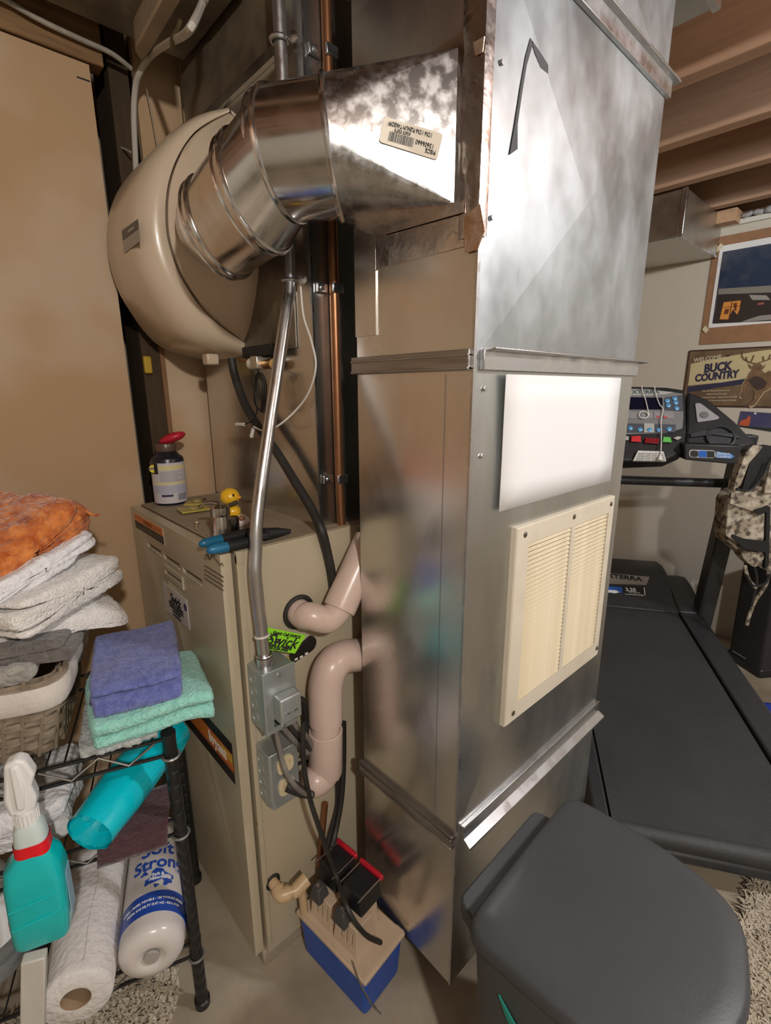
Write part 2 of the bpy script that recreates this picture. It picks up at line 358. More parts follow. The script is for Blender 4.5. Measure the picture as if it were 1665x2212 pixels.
for (a, b) in ((gx0 + .031, 0.7452), (0.7536, gx1 - .020)):
    f0 = None
    for i in range(N):
        z = gz0 + .0312 + dz * i
        if f0 is None:
            f0 = G().prism([(a, DY0 - .0120, z), (a, DY0 - .0113, z), (a, DY0 - .0085, z + dz * .62), (a, DY0 - .0094, z + dz * .66)], (b - a, 0, 0)).build('louver_slat', mat('louver_enamel', (0.70, 0.62, 0.45), 0.45, c2=(0.58, 0.49, 0.33), scale=22), gr, smooth=0); z00 = z
        else: copy_part(f0, gr, (0, 0, z - z00))
for (x, z) in ((0.6029, 0.8482), (0.7476, 0.8491), (0.8859, 0.8482), (0.6029, 0.5547), (0.8925, 0.5566)):
    G().lathe([(.0045, 0), (.0045, .001), (.002, .0025), (0, .0025)], (x, DY0 - .0128, z), (0, -1, 0), 10).build('screw', mat('dark_screw', (0.25, 0.23, 0.2), 0.35, 1.0), gr)

# ------------------------------------------------------------------ bypass duct: takeoff and elbow
bd = thing('bypass_duct', 'shiny round sheet metal bypass elbow joining the big duct to the humidifier', 'duct pipe', (.40, .60, 1.22))
def circ(c, n, r, k=40, ref=V((0, 0, 1))):
    c = V(c); n = V(n).normalized(); u = (ref - n * ref.dot(n)).normalized(); w = n.cross(u)
    return [c + (u * math.cos(t) + w * math.sin(t)) * r for t in [2 * math.pi * (i + .5) / k for i in range(k)]]
def ringpos(T, B, r, phi):
    a, b = ray(*T), ray(*B); m_ = (a + b).normalized(); half = a.angle(b) / 2; c = CAM_POS + m_ * (r / math.sin(half))
    n = a.cross(b).normalized(); n = n if n.dot(C_RIGHT) < 0 else -n
    return (c, (n * math.cos(phi) + m_ * math.sin(phi)).normalized())
R6 = 0.0710
rings = [ringpos((694, 156), (740, 476), R6, .06), ringpos((567, 180), (658, 480), R6, .42), ringpos((490, 274), (620, 543), R6, .50), ringpos((420, 378), (533, 596), R6 * .98, .55)]
rings.append((rings[3][0].lerp(V((.412, .862, 1.312)), .12), rings[3][1]))

c1 = circ(*rings[0], R6)
sq = []
cy, cz = 0.4831, 1.3304; hy, hz = 0.0757, 0.0748
n1 = V(rings[0][1]).normalized()
for p in c1:
    d = p - V(rings[0][0]); sq.append(V((DX0, cy + math.copysign(hy, d.y), cz + math.copysign(hz, d.z))))
tk = G().loft([sq, c1], False, False).build('takeoff_boot', SPANGLE, bd, smooth=50)
G().add([(DX0 - .002, cy - hy - .014, cz - hz - .010), (DX0 - .002, cy + hy + .01, cz - hz - .010), (DX0 - .002, cy + hy + .01, cz + hz + .012), (DX0 - .002, cy - hy - .014, cz + hz + .012)], [(0, 1, 2, 3)]).build('flange', CHROME, bd, smooth=0)
for i in range(len(rings) - 1):
    a = circ(*rings[i], R6 * (1 - .012 * i)); b = circ(*rings[i + 1], R6 * (1 - .012 * (i + 1)))
    if i == 0: b = circ(rings[i + 1][0], rings[i + 1][1], R6)
    G().loft([a, b], False, False).build('elbow_gore', CHROME, bd, smooth=60)
for i, (c, n) in enumerate(rings[:4]):
    G().torus(c, n, R6 * (1 - .012 * i) + .0005, .0037, 48, 8).build('bead', CHROME, bd)
    c2 = V(c) + V(n).normalized() * .012
    if i in (1, 2, 3): G().torus(c2, n, R6 * (1 - .012 * i) - .0005, .0022, 48, 6).build('bead', CHROME, bd)
ce_ = V(rings[4][0]); ne = V(rings[4][1]).normalized()
pe = V((.405, .868, 1.312)); na = rings[3][1].lerp(V((0, 1, 0)), .6).normalized()
G().loft([circ(ce_, ne, R6 * .985), circ(ce_.lerp(pe, .35), ne.lerp(na, .5), R6 * 1.0), circ(pe, V((0, 1, 0)), .061)], False, False).build('end_collar', FOIL, bd)
# printed label on the flat near side of the boot (reads upside down)
near = min(c1, key=lambda p: (p - V(rings[0][0])).y + abs((p - V(rings[0][0])).z) * .3)
bnrm = (V((DX0, cy - hy, cz + hz)) - V((DX0, cy - hy, cz - hz))).cross(near - V((DX0, cy - hy, cz))).normalized(); bnrm = bnrm if bnrm.y < 0 else -bnrm
def boot_pt(px, py, off=.0): return hit(px, py, V((DX0, cy - hy, cz)) + bnrm * off, bnrm), bnrm
q = [boot_pt(*p, .0015)[0] for p in ((830, 251), (957, 289), (944, 346), (818, 306))]; nb = boot_pt(900, 300)[1]
lb = G().prism(round_poly(q, .004), -nb * .0006).build('label', mat('label_paper', (0.72, 0.66, 0.55), 0.6), bd, smooth=0)
xd = (q[0] - q[1]).normalized(); yd = (q[3] - q[0]).normalized()
def lp(u, v): return q[0] + (q[1] - q[0]) * u + (q[3] - q[0]) * v + nb * .0008
text('lettering', '1/2X6 1/2X6 PLENUM TAKEOFF', .0058, lp(.46, .20), xd, yd, INK, lb, sx=.62)
text('lettering', '13606660', .0063, lp(.74, .60), xd, yd, INK, lb, sx=.85)
text('lettering', 'PIECE', .0058, lp(.86, .82), xd, yd, INK, lb, sx=.85)
text('lettering', '62633 02073', .0043, lp(.34, .40), xd, yd, INK, lb, sx=.8)
gb = G(); random.seed(3); u = .14
while u < .56:
    w = random.choice((.006, .01, .016)); a, b, c, d = lp(u, .50), lp(u + w, .50), lp(u + w, .86), lp(u, .86); gb.add([a, b, c, d], [(0, 1, 2, 3)]); u += w + random.choice((.007, .012))
gb.build('barcode', INK, lb, smooth=0)

# ------------------------------------------------------------------ supply plenum and overhead trunk
pl = thing('supply_plenum', 'dark galvanised supply plenum standing on top of the furnace behind the humidifier', 'air duct', (.70, .885, .82))
PX, PY0, PY1 = .471, .680, 1.098
xpanel([(PX, PY1, .82), (PX, PY0, .82), (PX, PY0, 1.695), (PX, PY1, 1.695)], (-1, 0, 0), .0015, 'front_panel', GALV_L, pl)
xpanel([(PX, PY0, .82), (.94, PY0, .82), (.94, PY0, 1.695), (PX, PY0, 1.695)], (0, -1, 0), .003, 'side_panel', GALV, pl)
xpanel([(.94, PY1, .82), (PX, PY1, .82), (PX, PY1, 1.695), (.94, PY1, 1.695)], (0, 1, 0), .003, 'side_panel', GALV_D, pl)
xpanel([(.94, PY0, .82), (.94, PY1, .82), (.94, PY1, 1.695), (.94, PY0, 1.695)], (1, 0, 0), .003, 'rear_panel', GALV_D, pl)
G().box(PX - .0015, PX + .002, PY0 - .002, PY0 + .0015, .82, 1.695).build('corner_seam', STEEL, pl)
G().box(PX + .050, .93, PY0 - .006, PY0, .818, .828).build('base_flange', STEEL, pl)
G().box(PX - .0045, PX - .0005, .725, .905, 1.118, 1.47).build('dark_plate', GALV_D, pl, bevel=.001)  # darker plate laid on the plenum front next to the humidifier
tr = thing('supply_trunk_duct', 'grimy overhead supply trunk duct sloping up from the plenum to the joists', 'air duct', (.2, .87, 1.5))
y0, y1 = .735, 1.08
GALV_T = mat('tan_dusty_sheet', (.27, .215, .15), .5, .45, c2=(.13, .10, .07), scale=11, detail=8, bump=.1, bscale=40)
ua, ub = oZ(512, -40, 1.69), oZ(462, 10, 1.69)
base = [V((PX - .003, .742, 1.530)), V((PX - .003, 1.085, 1.530)), V((PX - .003, 1.085, 1.69)), V((PX - .003, .742, 1.69))]
topq = [V((ua.x, ua.y, 1.668)), V((ua.x - .02, ua.y + .16, 1.668)), V((ua.x - .02, ua.y + .16, 1.695)), V((ua.x, ua.y, 1.695))]
G().loft([base, topq]).build('sloped_boot', GALV_T, tr, bevel=.002)
OLV = GALV_D
G().box(-1.2, ua.x - .03, .80, 1.035, 1.635, 1.697).build('trunk', OLV, tr, bevel=.002)
G().prism([(PX - .001, .739, 1.526), (PX - .001, .739, 1.541), (PX - .009, .739, 1.541), (PX - .009, .739, 1.526)], (0, .35, 0)).build('slip_joint', GALV, tr)
pz = [oZ(a, b, 1.60) for a, b in ((400, -12), (352, -12), (294, 98), (292, 114), (306, 134), (328, 110))]
tag(G().prism(pz, (0, 0, .038)).build('metal_strip', mat('tan_strip', (.42, .34, .24), .5, .3, c2=(.34, .27, .19), scale=14), bevel=.003), 'tan sheet metal strip hanging below the grimy trunk duct', 'metal strip')
# ------------------------------------------------------------------ humidifier
hm = thing('furnace_humidifier', 'beige dome fronted furnace humidifier mounted on the plenum', 'humidifier', (.39, .98, 1.11))
HUM = mat('beige_humidifier_plastic', (0.60, 0.49, 0.37), 0.30, c2=(0.57, 0.46, 0.34), scale=3, coat=.15)
Gp = [(.469, 1.512), (.432, 1.486), (.401, 1.458), (.372, 1.414), (.353, 1.365), (.346, 1.309), (.352, 1.27), (.366, 1.233), (.405, 1.183), (.467, 1.140)]
Op = [(.469, 1.527), (.428, 1.508), (.388, 1.478), (.340, 1.425), (.312, 1.375), (.298, 1.320), (.300, 1.265), (.318, 1.210), (.372, 1.138), (.471, 1.113)]
def res(p, n=36):
    s = smooth_path([(a, 0, b) for a, b in p], 8); L = [0]
    for i in range(1, len(s)): L.append(L[-1] + (s[i] - s[i - 1]).length)
    out = []
    for k in range(n + 1):
        t = L[-1] * k / n; i = max(j for j in range(len(L)) if L[j] <= t + 1e-9); i = min(i, len(s) - 2)
        out.append(s[i].lerp(s[i + 1], (t - L[i]) / max(L[i + 1] - L[i], 1e-9)))
    return out
gp, op = res(Gp), res(Op)
def ringy(t, y): return [V((a.x + (b.x - a.x) * t, y, a.z + (b.z - a.z) * t)) for a, b in zip(gp, op)]
rings_h = [ringy(.085, .930), ringy(.085, .9035), ringy(.11, .9015), ringy(.30, .901), ringy(.55, .905), ringy(.78, .915), ringy(.93, .930), ringy(1, .950), ringy(1, 1.082), ringy(.9, 1.095)]
G().loft(rings_h, False, False, False).build('curved_cover', HUM, hm, smooth=50)
rows = []
for k, p in enumerate(gp):
    s_ = k / (len(gp) - 1); zb = 1.512 - (1.512 - 1.140) * s_
    row = [V((p.x, .930, p.z))]
    for j in range(13):
        t = j / 12; x = p.x + (.4705 - p.x) * t; z = p.z + (zb - p.z) * t
        row.append(V((x, .9035 - .085 * (math.sin(math.pi * s_) ** .75) * math.sin(t * math.pi / 2) ** 1.2, z)))
    row.append(V((.4705, .905, zb))); rows.append(row)
G().loft(rows, False, False, False).build('side_panel', HUM, hm, smooth=50)
dk = mat('groove_shade_tan', (0.42, 0.32, 0.2), 0.8)  # shade of the cover groove put into a darker tan tube, no gasket
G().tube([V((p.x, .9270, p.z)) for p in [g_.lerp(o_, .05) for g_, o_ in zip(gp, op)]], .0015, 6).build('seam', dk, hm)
def on_cover(px, py, off):
    x = .30
    for _ in range(8):
        q_ = oX(px, py, x); k = min(range(len(op) - 1), key=lambda i: abs(op[i].z + op[i + 1].z - 2 * q_.z)); t = (q_.z - op[k].z) / (op[k + 1].z - op[k].z); x = op[k].x + (op[k + 1].x - op[k].x) * t - off
    return oX(px, py, x)
def cover_patch(name, c4, m, par, off):
    rows = []
    for i in range(6):
        u = i / 5; l = [c4[0][k] + (c4[3][k] - c4[0][k]) * u for k in (0, 1)]; r = [c4[1][k] + (c4[2][k] - c4[1][k]) * u for k in (0, 1)]
        rows.append([on_cover(l[0] + (r[0] - l[0]) * j / 3, l[1] + (r[1] - l[1]) * j / 3, off) for j in range(4)])
    return G().loft(rows, False, False, False).build(name, m, par)
hl = cover_patch('rating_label', ((262, 497), (298, 472), (303, 520), (268, 548)), mat('grey_label', (0.36, 0.32, 0.27), 0.5), hm, .0012)
cover_patch('label_band', ((263, 499), (297, 474), (299, 493), (265, 519)), mat('dark_grey_label', (0.11, 0.10, 0.085), 0.5), hl, .0018)
cover_patch('label_mark', ((275, 498), (289, 488), (290, 494), (276, 504)), mat('grey_label', (0.36, 0.32, 0.27), 0.5), hl, .0024)
p = oX(455, 777, .42); G().box(p.x - .012, p.x + .012, p.y - .012, p.y + .012, 1.098, 1.118).build('latch', HUM, hm, bevel=.003)
# ------------------------------------------------------------------ furnace
FUR = mat('furnace_enamel', (0.50, 0.44, 0.32), 0.36, c2=(0.46, 0.40, 0.285), scale=4, bump=.02, bscale=200)
FURT = mat('furnace_top_dusty', (0.34, 0.28, 0.20), 0.55, c2=(0.27, 0.22, 0.155), scale=14, detail=7)
fu = thing('gas_furnace', 'tan metal gas furnace cabinet standing between the wire rack and the duct', 'furnace', (.60, .87, 0))
FY0, FY1, FZ, FX = .656, 1.084, .820, .279
G().box(.302, .96, FY0, FY1, .03, FZ - .001).build('cabinet', FUR, fu, bevel=.003)
G().box(.300, .962, FY0 - .001, FY1 + .001, FZ - .003, FZ).build('top_panel', FURT, fu, bevel=.001)
dr = G().box(FX, .296, FY0 + .003, FY1, .045, FZ - .002).build('door', FUR, fu, bevel=.004, segs=3)
G().box(.2955, .303, FY0 + .040, FY1 - .006, .045, FZ - .012).build('door_gap', FUR, fu)
G().box(.3015, .311, FY0 - .003, FY0 + .006, .05, FZ - .006).build('edge_flange', FUR, fu, bevel=.0015)
G().box(.3015, .313, FY0 - .0035, FY0 + .004, FZ - .020, FZ - .001).build('corner_bracket', FUR, fu, bevel=.001)
G().box(.295, .97, FY0 + .005, FY1 - .01, 0, .035).build('plinth', mat('concrete_pad', (0.40, 0.35, 0.27), 0.85, c2=(0.31, 0.26, 0.19), scale=9), fu, bevel=.004)
def fz(px, py): p = oX(px, py, FX); return p.y, p.z
def front_quad(name, px, m, par, th=.001, off=.0006):
    pts = [oX(a, b, FX - off) for a, b in px]; return G().prism(pts, (-th, 0, 0)).build(name, m, par, smooth=0)
def front_rect(name, y0, y1, z0, z1, m, par, th=.001):
    return G().box(FX - th, FX + .0005, y0, y1, z0, z1).build(name, m, par, smooth=0)
cuts = G(); CUTS = []
for (a, b) in (((318, 1172), (348, 1198)), ((353, 1196), (388, 1228)), ((395, 1226), (436, 1262))):
    y_a, z_a = fz(*a); y_b, z_b = fz(*b); zc_ = (z_a + z_b) / 2
    cuts.box(FX - .01, FX + .014, y_b, y_a, zc_ - .005, zc_ + .004); CUTS.append((y_a, y_b, zc_))
y_a, z_a = fz(355, 1218); y_b, z_b = fz(398, 1270)
h_ = front_rect('door_handle', y_b, y_a, z_b - .004, z_a + .0, FUR, dr, .0025)
fr = (y_b + .006, y_a - .006, z_b + .004, z_a - .008)
hole = G().box(FX - .01, FX + .012, *fr)
cuts.box(FX - .01, FX + .012, *fr); carve(dr, cuts); carve(h_, hole)
dr.modifiers[0].width = .0018; dr.modifiers[0].segments = 2
for (y_a, y_b, zc_) in CUTS:
    # the bent lip of each louvre slot leans out below the opening
    G().prism([(FX + .0005, y_b, zc_ - .007), (FX - .0022, y_b, zc_ - .0055), (FX - .0012, y_b, zc_ - .0035), (FX + .0005, y_b, zc_ - .0050)], (0, y_a - y_b - .006, 0)).build('slot_lip', FUR, dr, smooth=0)
# warning label
y_a, z_a = fz(289, 1102); y_b, z_b = fz(352, 1176); yy = oX(352, 1140, FX).y
wz1 = oX(352, 1143, FX).z; wz0 = oX(352, 1174, FX).z
w_ = front_rect('warning_label', yy, y_a, wz0 - .002, wz1 + .002, mat('label_border', (0.5, 0.44, 0.34), 0.5), dr, .0007)
front_rect('orange_field', yy + .002, y_a - .002, wz1 - .014, wz1, mat('orange_ink', (0.75, 0.22, 0.04), 0.5), w_, .0011)
front_rect('black_field', yy + .002, y_a - .002, wz0, wz1 - .0145, mat('brown_black_ink', (0.03, 0.022, 0.018), 0.5), w_, .0011)
for k in range(5):
    front_rect('print_line', yy + .006, y_a - .05 * (k % 2) - .01, wz0 + .0045 + k * .005, wz0 + .0058 + k * .005, mat('dim_print', (0.2, 0.17, 0.13), 0.6), w_, .0014)
text('lettering', 'WARNING', .010, (FX - .0013, (yy + y_a) / 2, wz1 - .007), (0, -1, 0), (0, 0, 1), mat('dark_orange_print', (0.25, 0.05, 0.01), .5), w_, bold=.0003)
# contractor sticker
qs = [(352, 1255), (404, 1296), (411, 1361), (358, 1318)]
stk = front_quad('service_sticker', qs, mat('sticker_white', (0.62, 0.58, 0.55), 0.5), dr)
pq = [oX(a, b, FX - .0022) for a, b in qs]
def sp(u, v): return pq[0] + (pq[1] - pq[0]) * u + (pq[3] - pq[0]) * v
sxd = V((0, -1, 0)); syd = V((0, 0, 1))
text('lettering', 'Swick', .026, sp(.5, .36), sxd, syd, INK, stk, bold=.0003, shear=.2, sx=.82)
for k, t_ in enumerate(('PLUMBING & HEATING', '24 HOUR EMERGENCY', '906-228-3400', 'www.swick.net')):
    text('lettering', t_, .0075, sp(.5, .56 + k * .11), sxd, syd, INK, stk, sx=.9)
G().cyl(sp(.90, .30), sp(.90, .30) + V((-.0004, 0, 0)), .007, n=14).build('seal_dot', mat('violet_ink', (0.08, 0.06, 0.16), .5), stk)
sg = G(); c = sp(.24, .20)
for k in range(8):
    a = math.pi * 2 * k / 8; sg.add([c + V((0, math.cos(a + d) * r, math.sin(a + d) * r)) for d, r in ((-.3, .005), (0, .012), (.3, .005))], [(0, 1, 2)])
sg.build('sun_mark', mat('yellow_ink', (0.75, 0.45, 0.05), .5), stk, smooth=0)
c = oX(463, 1211, FX - .0012)
G().tube(smooth_path([c + V((0, .030 - .006 * k, .0035 * math.sin(k * 2.2) + (.008 if k in (4, 5) else 0))) for k in range(11)], 4), .0007, 5).build('brand_script', mat('brown_ink', (0.13, 0.10, 0.06), .6), dr)
for k in range(4):
    a = oX(441 + 0 * k, 1222 + 9 * k, FX - .0012); b = oX(482, 1252 + 9 * k, FX - .0012)
    G().box(FX - .0012, FX, b.y, a.y, a.z - .0008, a.z + .0008).build('print_line', MATS['brown_ink'], dr)
# brand stripe
zb0 = oX(505, 1690, FX).z; zb1 = oX(497, 1603, FX).z; ym = FY0 + .022
bs = front_rect('brand_stripe', ym, 1.075, zb0, zb1, mat('black_vinyl', (0.012, 0.011, 0.011), .4), dr, .0008)
BAND_N = [0]
def band(y0, y1, c, n_, z0=None, z1=None): BAND_N[0] += 1; front_rect('colour_band', y0, y1, z0, z1, mat(n_, c, .45), bs, .0009 + .0002 * BAND_N[0])
hz_ = (zb1 - zb0)
band(ym, 1.05, (0.50, 0.10, 0.03), 'stripe_red', zb0 + hz_ * .28, zb0 + hz_ * .74)
band(ym, .86, (0.68, 0.20, 0.03), 'stripe_orange', zb0 + hz_ * .36, zb0 + hz_ * .72)
band(ym, .72, (0.75, 0.42, 0.06), 'stripe_yellow', zb0 + hz_ * .50, zb0 + hz_ * .72)
pc = oX(468, 1602, FX - .0018)
text('lettering', 'bryant', .030, (FX - .0018, pc.y - .0, zb0 + hz_ * .54), sxd, syd, mat('pale_print', (0.80, 0.68, 0.60), .5), bs, bold=.0006, sx=.9)
# side details
p = oY(558, 1778, FY0); G().lathe([(.004, 0), (.004, .001), (0, .002)], (p.x, FY0, p.z), (0, -1, 0), 8).build('screw', mat('rusty_screw', (.28, .14, .06), .6, .5), fu)
ov = [oY(a, b, FY0 - .0012) for a, b in ((622, 1416), (672, 1370), (685, 1382), (680, 1402), (630, 1436))]
G().prism(round_poly(ov, .008), (0, .001, 0)).build('approval_label', mat('black_gold_label', (0.016, 0.014, 0.012), .4), fu, smooth=0)
e_ = [oY(a, b, FY0 - .0016) for a, b in ((618, 1420), (623, 1416), (630, 1436), (625, 1439))]
G().prism(e_, (0, .0008, 0)).build('label_edge', mat('gold_ink', (.45, .32, .08), .5), fu, smooth=0)
for (px, py) in ((640, 1424), (651, 1419), (662, 1412)):
    p = oY(px, py, FY0 - .0018); G().box(p.x - .003, p.x + .003, p.y, p.y + .001, p.z - .0018, p.z + .0018).build('print_mark', WHITE, fu)

# ------------------------------------------------------------------ conduit, switch box and receptacle box
co = thing('electrical_conduit', 'bent steel conduit running from the switch box up past the humidifier', 'conduit', (.332, .63, .64))
path = smooth_path([(.322, .628, .635), (.320, .628, .70), (.317, .628, .78), (.322, .632, .82), (.340, .643, .90), (.428, .693, 1.15), (.446, .703, 1.20), (.452, .708, 1.26), (.453, .708, 1.45), (.453, .708, 1.69)], 6)
G().tube(path, .0095, 14).build('tube', STEEL, co)
G().cyl((.322, .628, .632), (.322, .628, .652), .0125, n=16).build('connector', STEEL, co)
G().torus((.322, .628, .655), (0, 0, 1), .0115, .0018, 20, 6).build('connector_ring', STEEL, co)
G().torus((.3205, .628, .687), (0, .15, 1), .0105, .0017, 20, 6).build('cable_tie', WIREW, co)
G().lathe([(.004, 0), (.004, .003), (0, .004)], (.328, .6165, .643), (.5, -1, 0), 8).build('set_screw', STEEL, co)
for z in (1.215, 1.525):
    G().torus((.450, .706, z), (0, 0, 1), .0115, .003, 18, 6).build('pipe_strap', STEEL, co)
    G().lathe([(.007, 0), (.007, .003), (0, .005)], (.462, .688, z), (-1, -.6, 0), 10).build('strap_screw', STEEL, co)
def handy_box(name, label, x0, x1, z0, z1, y):
    t = thing(name, label, 'electrical box', ((x0 + x1) / 2, FY0, z0))
    bb = G().box(x0, x1, y, FY0 - .0005, z0, z1).build('box_body', BOXM, t, bevel=.003, segs=2)
    carve(bb, G().box(x0 + .003, x1 - .003, y - .01, FY0 - .004, z0 + .003, z1 - .003))
    for k in range(4):
        z = z0 + (z1 - z0) * (.17 + .22 * k); G().torus((x0 - .0003, (y + FY0) / 2 + .004, z), (1, 0, 0), .010, .0007, 20, 5).build('knockout', BOXM, t)
    return t
sw = handy_box('fuse_switch_box', 'grey steel switch box with a raised plug cover below the conduit', .304, .360, .532, .636, .606)
cpl = G().box(.3035, .3605, .6035, .607, .530, .638).build('cover_plate', BOXM, sw, bevel=.0012, segs=2)
carve(cpl, G().box(.319, .353, .59, .62, .540, .5535))
G().box(.319, .357, .583, .605, .553, .597).build('plug_cover', BOXM, sw, bevel=.004, segs=3)
for (x, z) in ((.331, .627), (.334, .535)):
    G().lathe([(.0035, 0), (.0035, .001), (0, .0022)], (x, .6035, z), (0, -1, 0), 10).build('screw', STEEL, sw)
text('embossed_text', 'ON  OFF', .006, (.338, .5825, .570), (1, 0, 0), (0, 0, 1), STEEL, sw, bold=.0002)
ob = handy_box('receptacle_box', 'grey steel receptacle box with ivory outlets below the switch box', .308, .360, .385, .486, .612)
G().box(.3095, .3605, .6095, .613, .383, .488).build('cover_plate', BOXM, ob, bevel=.002)
IV = mat('ivory_plastic', (0.66, 0.56, 0.36), .4)
for z in (.460, .418):
    r_ = G().prism(round_poly([(.321, .6095, z - .015), (.350, .6095, z - .015), (.350, .6095, z + .015), (.321, .6095, z + .015)], .011, 5), (0, -.003, 0)).build('receptacle', IV, ob)
    sc_ = G()
    for x in (.329, .342): sc_.box(x - .001, x + .001, .600, .6090, z - .001, z + .007)
    carve(r_, sc_.cyl((.3355, .600, z - .007), (.3355, .6090, z - .007), .0025, n=10))
def cord(name, label, pts, r, m, n=8, cat='cord', k=6, group=None):
    return tag(G().tube(smooth_path(pts, k), r, n).build(name, m), label, cat, group)
GREYC = mat('grey_cable', (.13, .115, .10), .5, c2=(.20, .18, .16), scale=40)
pg = thing('grey_power_cord', 'grey power cord looping from the switch box to the lower outlet plug', 'cord', (.34, .59, .40))
G().tube(smooth_path([(.330, .625, .533), (.326, .610, .510), (.322, .590, .478), (.331, .580, .445), (.348, .578, .418), (.366, .582, .398)], 6), .0042, 8).build('cable', GREYC, pg)
G().tube([(.337, .606, .420), (.352, .586, .410), (.369, .585, .394)], [.011, .009, .006], 10).build('plug', RUBBER, pg)
for i, (dx, dz) in enumerate(((0, 0), (.010, .004), (.018, .010))):
    cord('cable_bundle', 'black rubber cable hanging between two grey cables under the switch box' if i == 1 else 'short grey cable hanging from the underside of the fuse switch box', [(.336 + dx, .622, .533), (.345 + dx, .612, .512), (.364 + dx * .8, .606, .478 + dz), (.380 + dx * .4, .610, .455 + dz)], .0045, GREYC if i != 1 else RUBBER, group='dark cables under the switch box', cat='cable')
# green service card tied to the conduit
qc = [hit(a, b, (.36, .632, .66), (-.15, -1, .1)) for a, b in ((570, 1354), (661, 1372), (637, 1412), (573, 1402))]
gc = thing('service_card', 'bright lime green printed service card tied to the conduit', 'card', qc[3])
ncd = V((-.15, -1, .1)).normalized()
G().prism(qc, -ncd * .0008).build('card', mat('lime_green_card', (0.28, 0.75, 0.02), .45), gc, smooth=0)
xdc = (qc[1] - qc[0]).normalized(); ydc = (qc[0] - qc[3]).normalized()
def cp(u, v): return qc[3] + (qc[2] - qc[3]) * u + (qc[0] - qc[3]) * v + ncd * .0008
text('lettering', 'Swick', .024, cp(.58, .48), xdc, ydc, INK, gc, bold=.0003, shear=.3, sx=.95)
text('lettering', 'Quick Call SWICK', .0065, cp(.75, .82), xdc, ydc, INK, gc, bold=.0002, shear=.2)
text('lettering', 'Plumbing & Heating', .0065, cp(.40, .24), xdc, ydc, INK, gc, bold=.0002, shear=.2)
text('lettering', '906-228-3400', .0065, cp(.40, .10), xdc, ydc, INK, gc, bold=.0002, shear=.2)
sb = G(); c = cp(.30, .55)
for k in range(9):
    a = 2 * math.pi * k / 9; sb.add([c + xdc * math.cos(a + d) * r + ydc * math.sin(a + d) * r for d, r in ((-.35, .005), (0, .012), (.35, .005))], [(0, 1, 2)])
sb.build('burst_mark', INK, gc, smooth=0)

# ------------------------------------------------------------------ PVC vent pipes
PVC = mat('pinkish_pvc', (0.66, 0.52, 0.46), .32, c2=(0.62, 0.48, 0.42), scale=8, coat=.1)
def P61(px, py, y=.612): return oY(px, py, y)
uv_ = thing('pvc_vent_elbow', 'upper pinkish plastic vent pipe curving out of the furnace side', 'vent pipe', (.41, .64, .68))
a = V((.404, FY0, .690))
pth = smooth_path([a, (.404, .640, .688), P61(672, 1331, .625), P61(708, 1338, .613), P61(735, 1312, .613)], 8)
G().tube(pth, .0225, 20).build('elbow', PVC, uv_)
d = (P61(782, 1204, .6215) - P61(731, 1318, .613)).normalized(); s0 = P61(733, 1314, .613)
G().tube([s0 - d * .002, s0 + d * .004, s0 + d * .13], [.0275, .0282, .0282], 20).build('pipe', PVC, uv_)
G().torus((.404, FY0 - .001, .690), (0, 1, 0), .0265, .004, 24, 8).build('rubber_grommet', RUBBER, uv_)
lv = thing('pvc_intake_pipe', 'lower pinkish plastic pipe with coupling rising from the furnace side', 'vent pipe', (.41, .62, .36))
b0 = V((.397, FY0, .372))
G().tube(smooth_path([b0, (.400, .640, .366), P61(678, 1688), P61(697, 1676), P61(703, 1640), P61(704, 1600)], 8), .026, 20).build('lower_elbow', PVC, lv)
c0, c1_ = P61(703, 1672), P61(703, 1578)
G().tube([c0, c0.lerp(c1_, .06), c1_], [.0275, .0295, .0295], 20).build('coupling', PVC, lv)
G().torus(c1_, (0, 0, 1), .0275, .0022, 28, 8).build('coupling_rim', PVC, lv)
G().tube([c1_, P61(703, 1520)], .0255, 20).build('pipe', PVC, lv)
G().tube(smooth_path([P61(703, 1558), P61(703, 1520), P61(704, 1480), P61(716, 1440), P61(745, 1418, .619), P61(800, 1414, .6224), P61(850, 1412, .6224)], 8), .0292, 20).build('upper_elbow', PVC, lv)
G().torus(P61(650, 1690, .640) + V((.006, .012, 0)), (0, 1, 0), .029, .003, 24, 8).build('rubber_grommet', RUBBER, lv)
LA = V((-.11, .994, 0)).normalized(); B0 = V((.380, .468, 0)); SA = V((.994, .11, 0)).normalized()
# condensate drain fitting
cf = thing('condensate_fitting', 'small beige plastic drain elbow leaving the furnace beside the pump', 'pipe fitting', (.33, .64, .17))
CPV = mat('cpvc_beige', (.60, .44, .26), .35)
e0 = V((.321, FY0, .187)); e1 = oY(608, 1933, .628); e2 = oY(640, 1922, .618); e3 = oY(662, 1898, .618)
G().tube([e0, e1], .0095, 14).build('stub', CPV, cf)
G().tube(smooth_path([e0.lerp(e1, .55), e1, e1.lerp(e2, .55)], 5), .0125, 14).build('elbow', CPV, cf)
G().tube([e1.lerp(e2, .3), e2], .0095, 14).build('stub', CPV, cf)
G().tube(smooth_path([e2.lerp(e1, .25), e2, e2.lerp(e3, .5), e3], 4), .0125, 14).build('elbow', CPV, cf)
G().tube([e2.lerp(e3, .5), B0 + LA * .161 + SA * .004 + V((0, 0, .102))], .0075, 12).build('drop_stub', CPV, cf)
G().torus(e0 + V((0, -.001, 0)), (0, 1, 0), .0125, .003, 20, 6).build('rubber_grommet', RUBBER, cf)

